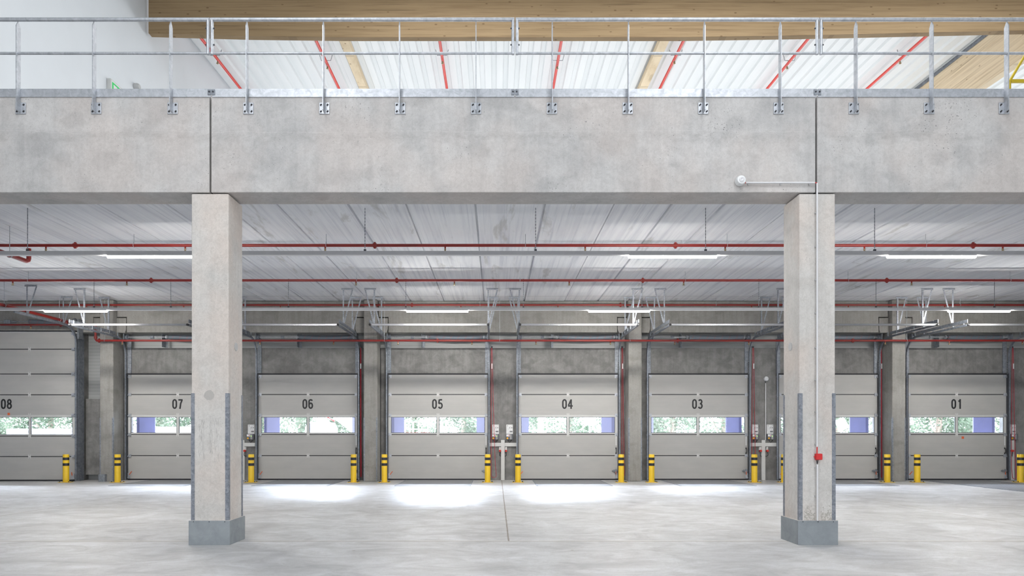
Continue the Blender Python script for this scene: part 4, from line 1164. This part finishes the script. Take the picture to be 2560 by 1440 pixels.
where = ['seen through the left pane of door 08', 'seen through the right pane of door 08', 'seen beyond door 08 behind the pale trailer', 'beyond the yard left of door 07', 'seen through door 07 behind the pale box',
         'beyond the yard behind the left front column', 'seen through the left pane of door 06', 'seen behind the white truck through door 06', 'beyond the yard between doors 06 and 05', 'seen through the left pane of door 05 behind the rack',
         'seen through the right pane of door 05', 'beyond the yard between doors 05 and 04', 'seen behind the white board through door 04', 'seen beyond door 04 at its right pane', 'seen through the left pane of door 03',
         'seen through the right pane of door 03', 'beyond the yard behind the right front column', 'seen through door 02 behind the tilted board', 'beyond the yard between doors 02 and 01', 'seen through the left pane of door 01', 'seen through the right pane of door 01']
for i in range(21):
    src = protos[i % 3]
    o = src if i < 3 else copy_tree(src)
    o.location = (-33 + i * 3.42, 44 + rr.uniform(-.8, 2), -1.2)
    if i >= 3: o.rotation_euler.z = 0
    o['label'] = 'leafy tree ' + where[i]
# vehicles and boards in the yard
def truck():
    Yt = 30.0; s = F / Yt
    P = lambda x: px(x, Yt); Zp = lambda y: pz(y, Yt)
    t = thing('truck', (P(800), Yt, -1.2), 'white truck cab with a pale crane boom outside door 06', 'truck')
    m = MB().prism([(P(760), -.6), (P(818), -.6), (P(816), Zp(1070)), (P(808), Zp(1055)), (P(770), Zp(1055)), (P(762), Zp(1068))], 'y', Yt, Yt + 2.2); m.build('cab', 'lorry_white', t, bevel=.05)
    slab(P(773), P(792), Yt - .02, Yt - .002, Zp(1079), Zp(1059)).build('side_window', 'lorry_glass', t)
    m = MB().prism([(P(795), Zp(1079)), (P(811), Zp(1079)), (P(808), Zp(1066)), (P(804), Zp(1059)), (P(795), Zp(1059))], 'y', Yt - .02, Yt - .002); m.build('door_window', 'lorry_glass', t)
    MB().bar((P(830), Yt + 1, Zp(1035)), (P(905), Yt + 1, Zp(1090)), .3, .45).build('boom', 'lorry_white', t)
    MB().bar((P(806), Yt + .8, Zp(1041)), (P(826), Yt + .8, Zp(1052)), .05, .05).build('red_rod', 'box_red', t)
    slab(P(818), P(880), Yt + .2, Yt + 2, -.4, Zp(1090)).build('flatbed', 'lorry_white', t, bevel=.03)
    for xx in (P(775), P(860)):
        MB().lathe((xx, Yt - .02, -.75), [(.45, 0), (.45, .3)], 24, 'y').build('wheel', 'black_rubber', t)
truck()
def yard():
    Yt = 28.0; P = lambda x: px(x, Yt); Zp = lambda y: pz(y, Yt)
    t = thing('storage_rack', (P(1040), Yt, -1.2), 'white tubular rack frame outside door 05', 'rack')
    for x in (1011, 1031, 1045, 1068): slab(P(x), P(x + 3), Yt, Yt + .05, -1.2, Zp(1054)).build('upright', 'lorry_white', t)
    for y in (1054, 1072): slab(P(1011), P(1071), Yt - .005, Yt + .045, Zp(y + 2.5), Zp(y)).build('cross_rail', 'lorry_white', t)
    slab(P(1015), P(1075), Yt + .1, Yt + .15, Zp(1085), Zp(1081)).build('red_rail', 'box_red', t)
    t = thing('notice_board', (P(1475), Yt, -1.2), 'blank white board on a post outside door 04', 'board')
    slab(P(1460), P(1490), Yt, Yt + .04, Zp(1063), Zp(1048)).build('board', 'lorry_white', t)
    slab(P(1473), P(1477), Yt + .05, Yt + .10, -1.2, Zp(1050)).build('post', 'lorry_white', t)
    t = thing('trailer', (P(420), Yt, -1.2), 'pale box trailer outside door 07', 'trailer')
    slab(P(385), P(470), Yt, Yt + 2.4, -.3, Zp(1067)).build('box_body', 'lorry_white', t, bevel=.03)
    for xx in (P(400), P(450)): MB().lathe((xx, Yt + .1, -.75), [(.45, 0), (.45, .3)], 24, 'y').build('wheel', 'black_rubber', t)
    t = thing('trailer', (P(60), Yt + 4, -1.2), 'long low pale trailer outside door 08', 'trailer')
    slab(P(-160), P(190), Yt + 4, Yt + 6.4, -.3, pz(1072, Yt + 4)).build('box_body', 'lorry_white', t, bevel=.03)
    slab(P(-150), P(175), Yt + 3.97, Yt + 3.995, pz(1081, Yt + 4), pz(1077, Yt + 4)).build('side_stripe', 'lorry_glass', t)
    for xx in (P(-90), P(20), P(120)): MB().lathe((xx, Yt + 4.1, -.75), [(.45, 0), (.45, .3)], 24, 'y').build('wheel', 'black_rubber', t)
    t = thing('tilted_board', (P(2108), Yt, -1.2), 'tilted pale board on legs outside door 02', 'board')
    MB().prism([(P(2088), Zp(1052)), (P(2110), Zp(1044)), (P(2124), Zp(1068)), (P(2100), Zp(1080))], 'y', Yt, Yt + .06).build('panel', 'lorry_white', t)
    slab(P(2104), P(2108), Yt + .065, Yt + .12, -1.2, Zp(1060)).build('leg', 'lorry_white', t)
yard()

# ================================================================ light
def area(name, loc, sx, sy, power, col=(1, 1, 1), rot=(0, 0, 0)):
    l = bpy.data.lights.new(name, 'AREA'); l.shape = 'RECTANGLE'; l.size = sx; l.size_y = sy; l.energy = power; l.color = col
    o = bpy.data.objects.new(name, l); o.location = loc; o.rotation_euler = rot; COL.objects.link(o); return o
# hall lamps before the girder, hung low to spare the timber beam
area('high_bay_near', (-3.4, 4.3, 9.3), 1.8, 2.2, 190, (.96, .98, 1))
area('high_bay_near', (3.7, 4.3, 9.3), 1.8, 2.2, 190, (.96, .98, 1))
for x in (-5, 5.5):
    area('fill_hall', (x, -4, 9.3), 3, 6, 390, (.97, .98, 1))  # ambient fill added behind the camera
area('fill_back', (0, YB + .2, 3.4), 36, 4.5, 1380, (.98, .99, 1), (math.pi / 2, 0, 0))  # added fill without a window, reaches in under the upper floor
# unseen fill added over the upper level and its rear to brighten the deck
for x in (-1, 4, 9, 15):
    area('fill_upper', (x, 11.6, 10.75), 4, 3.4, 225, (.97, .99, 1))
area('fill_upper_rear', (7, 21.1, 8.2), 28, 2.5, 760, (.97, .99, 1), (-math.pi / 2, 0, 0))
# daylight from the yard side
s = bpy.data.lights.new('sun', 'SUN'); s.energy = 38.0; s.angle = math.radians(40); s.color = (.86, .91, 1)
so = bpy.data.objects.new('sun', s); COL.objects.link(so)
so.rotation_euler = (math.radians(-(90 - 33)), 0, math.radians(4))
w = bpy.data.worlds.new('world'); SC.world = w; w.use_nodes = True
nt = w.node_tree; bg = nt.nodes['Background']; bg.inputs[0].default_value = (.92, .96, 1, 1); bg.inputs[1].default_value = 7.5

# ================================================================ camera
cam = bpy.data.cameras.new('camera'); co = bpy.data.objects.new('camera', cam); COL.objects.link(co)
co.location = (0, 0, H); co.rotation_euler = (math.pi / 2, 0, 0)
cam.sensor_fit = 'HORIZONTAL'; cam.sensor_width = 36; cam.lens = 36 * F / 2560
cam.shift_x = (1280 - VX) / 2560; cam.shift_y = (VY - 720) / 2560
cam.clip_end = 300
SC.camera = co
SC.view_settings.view_transform = 'Standard'; SC.view_settings.look = 'None'; SC.view_settings.gamma = 1; SC.view_settings.exposure = 0
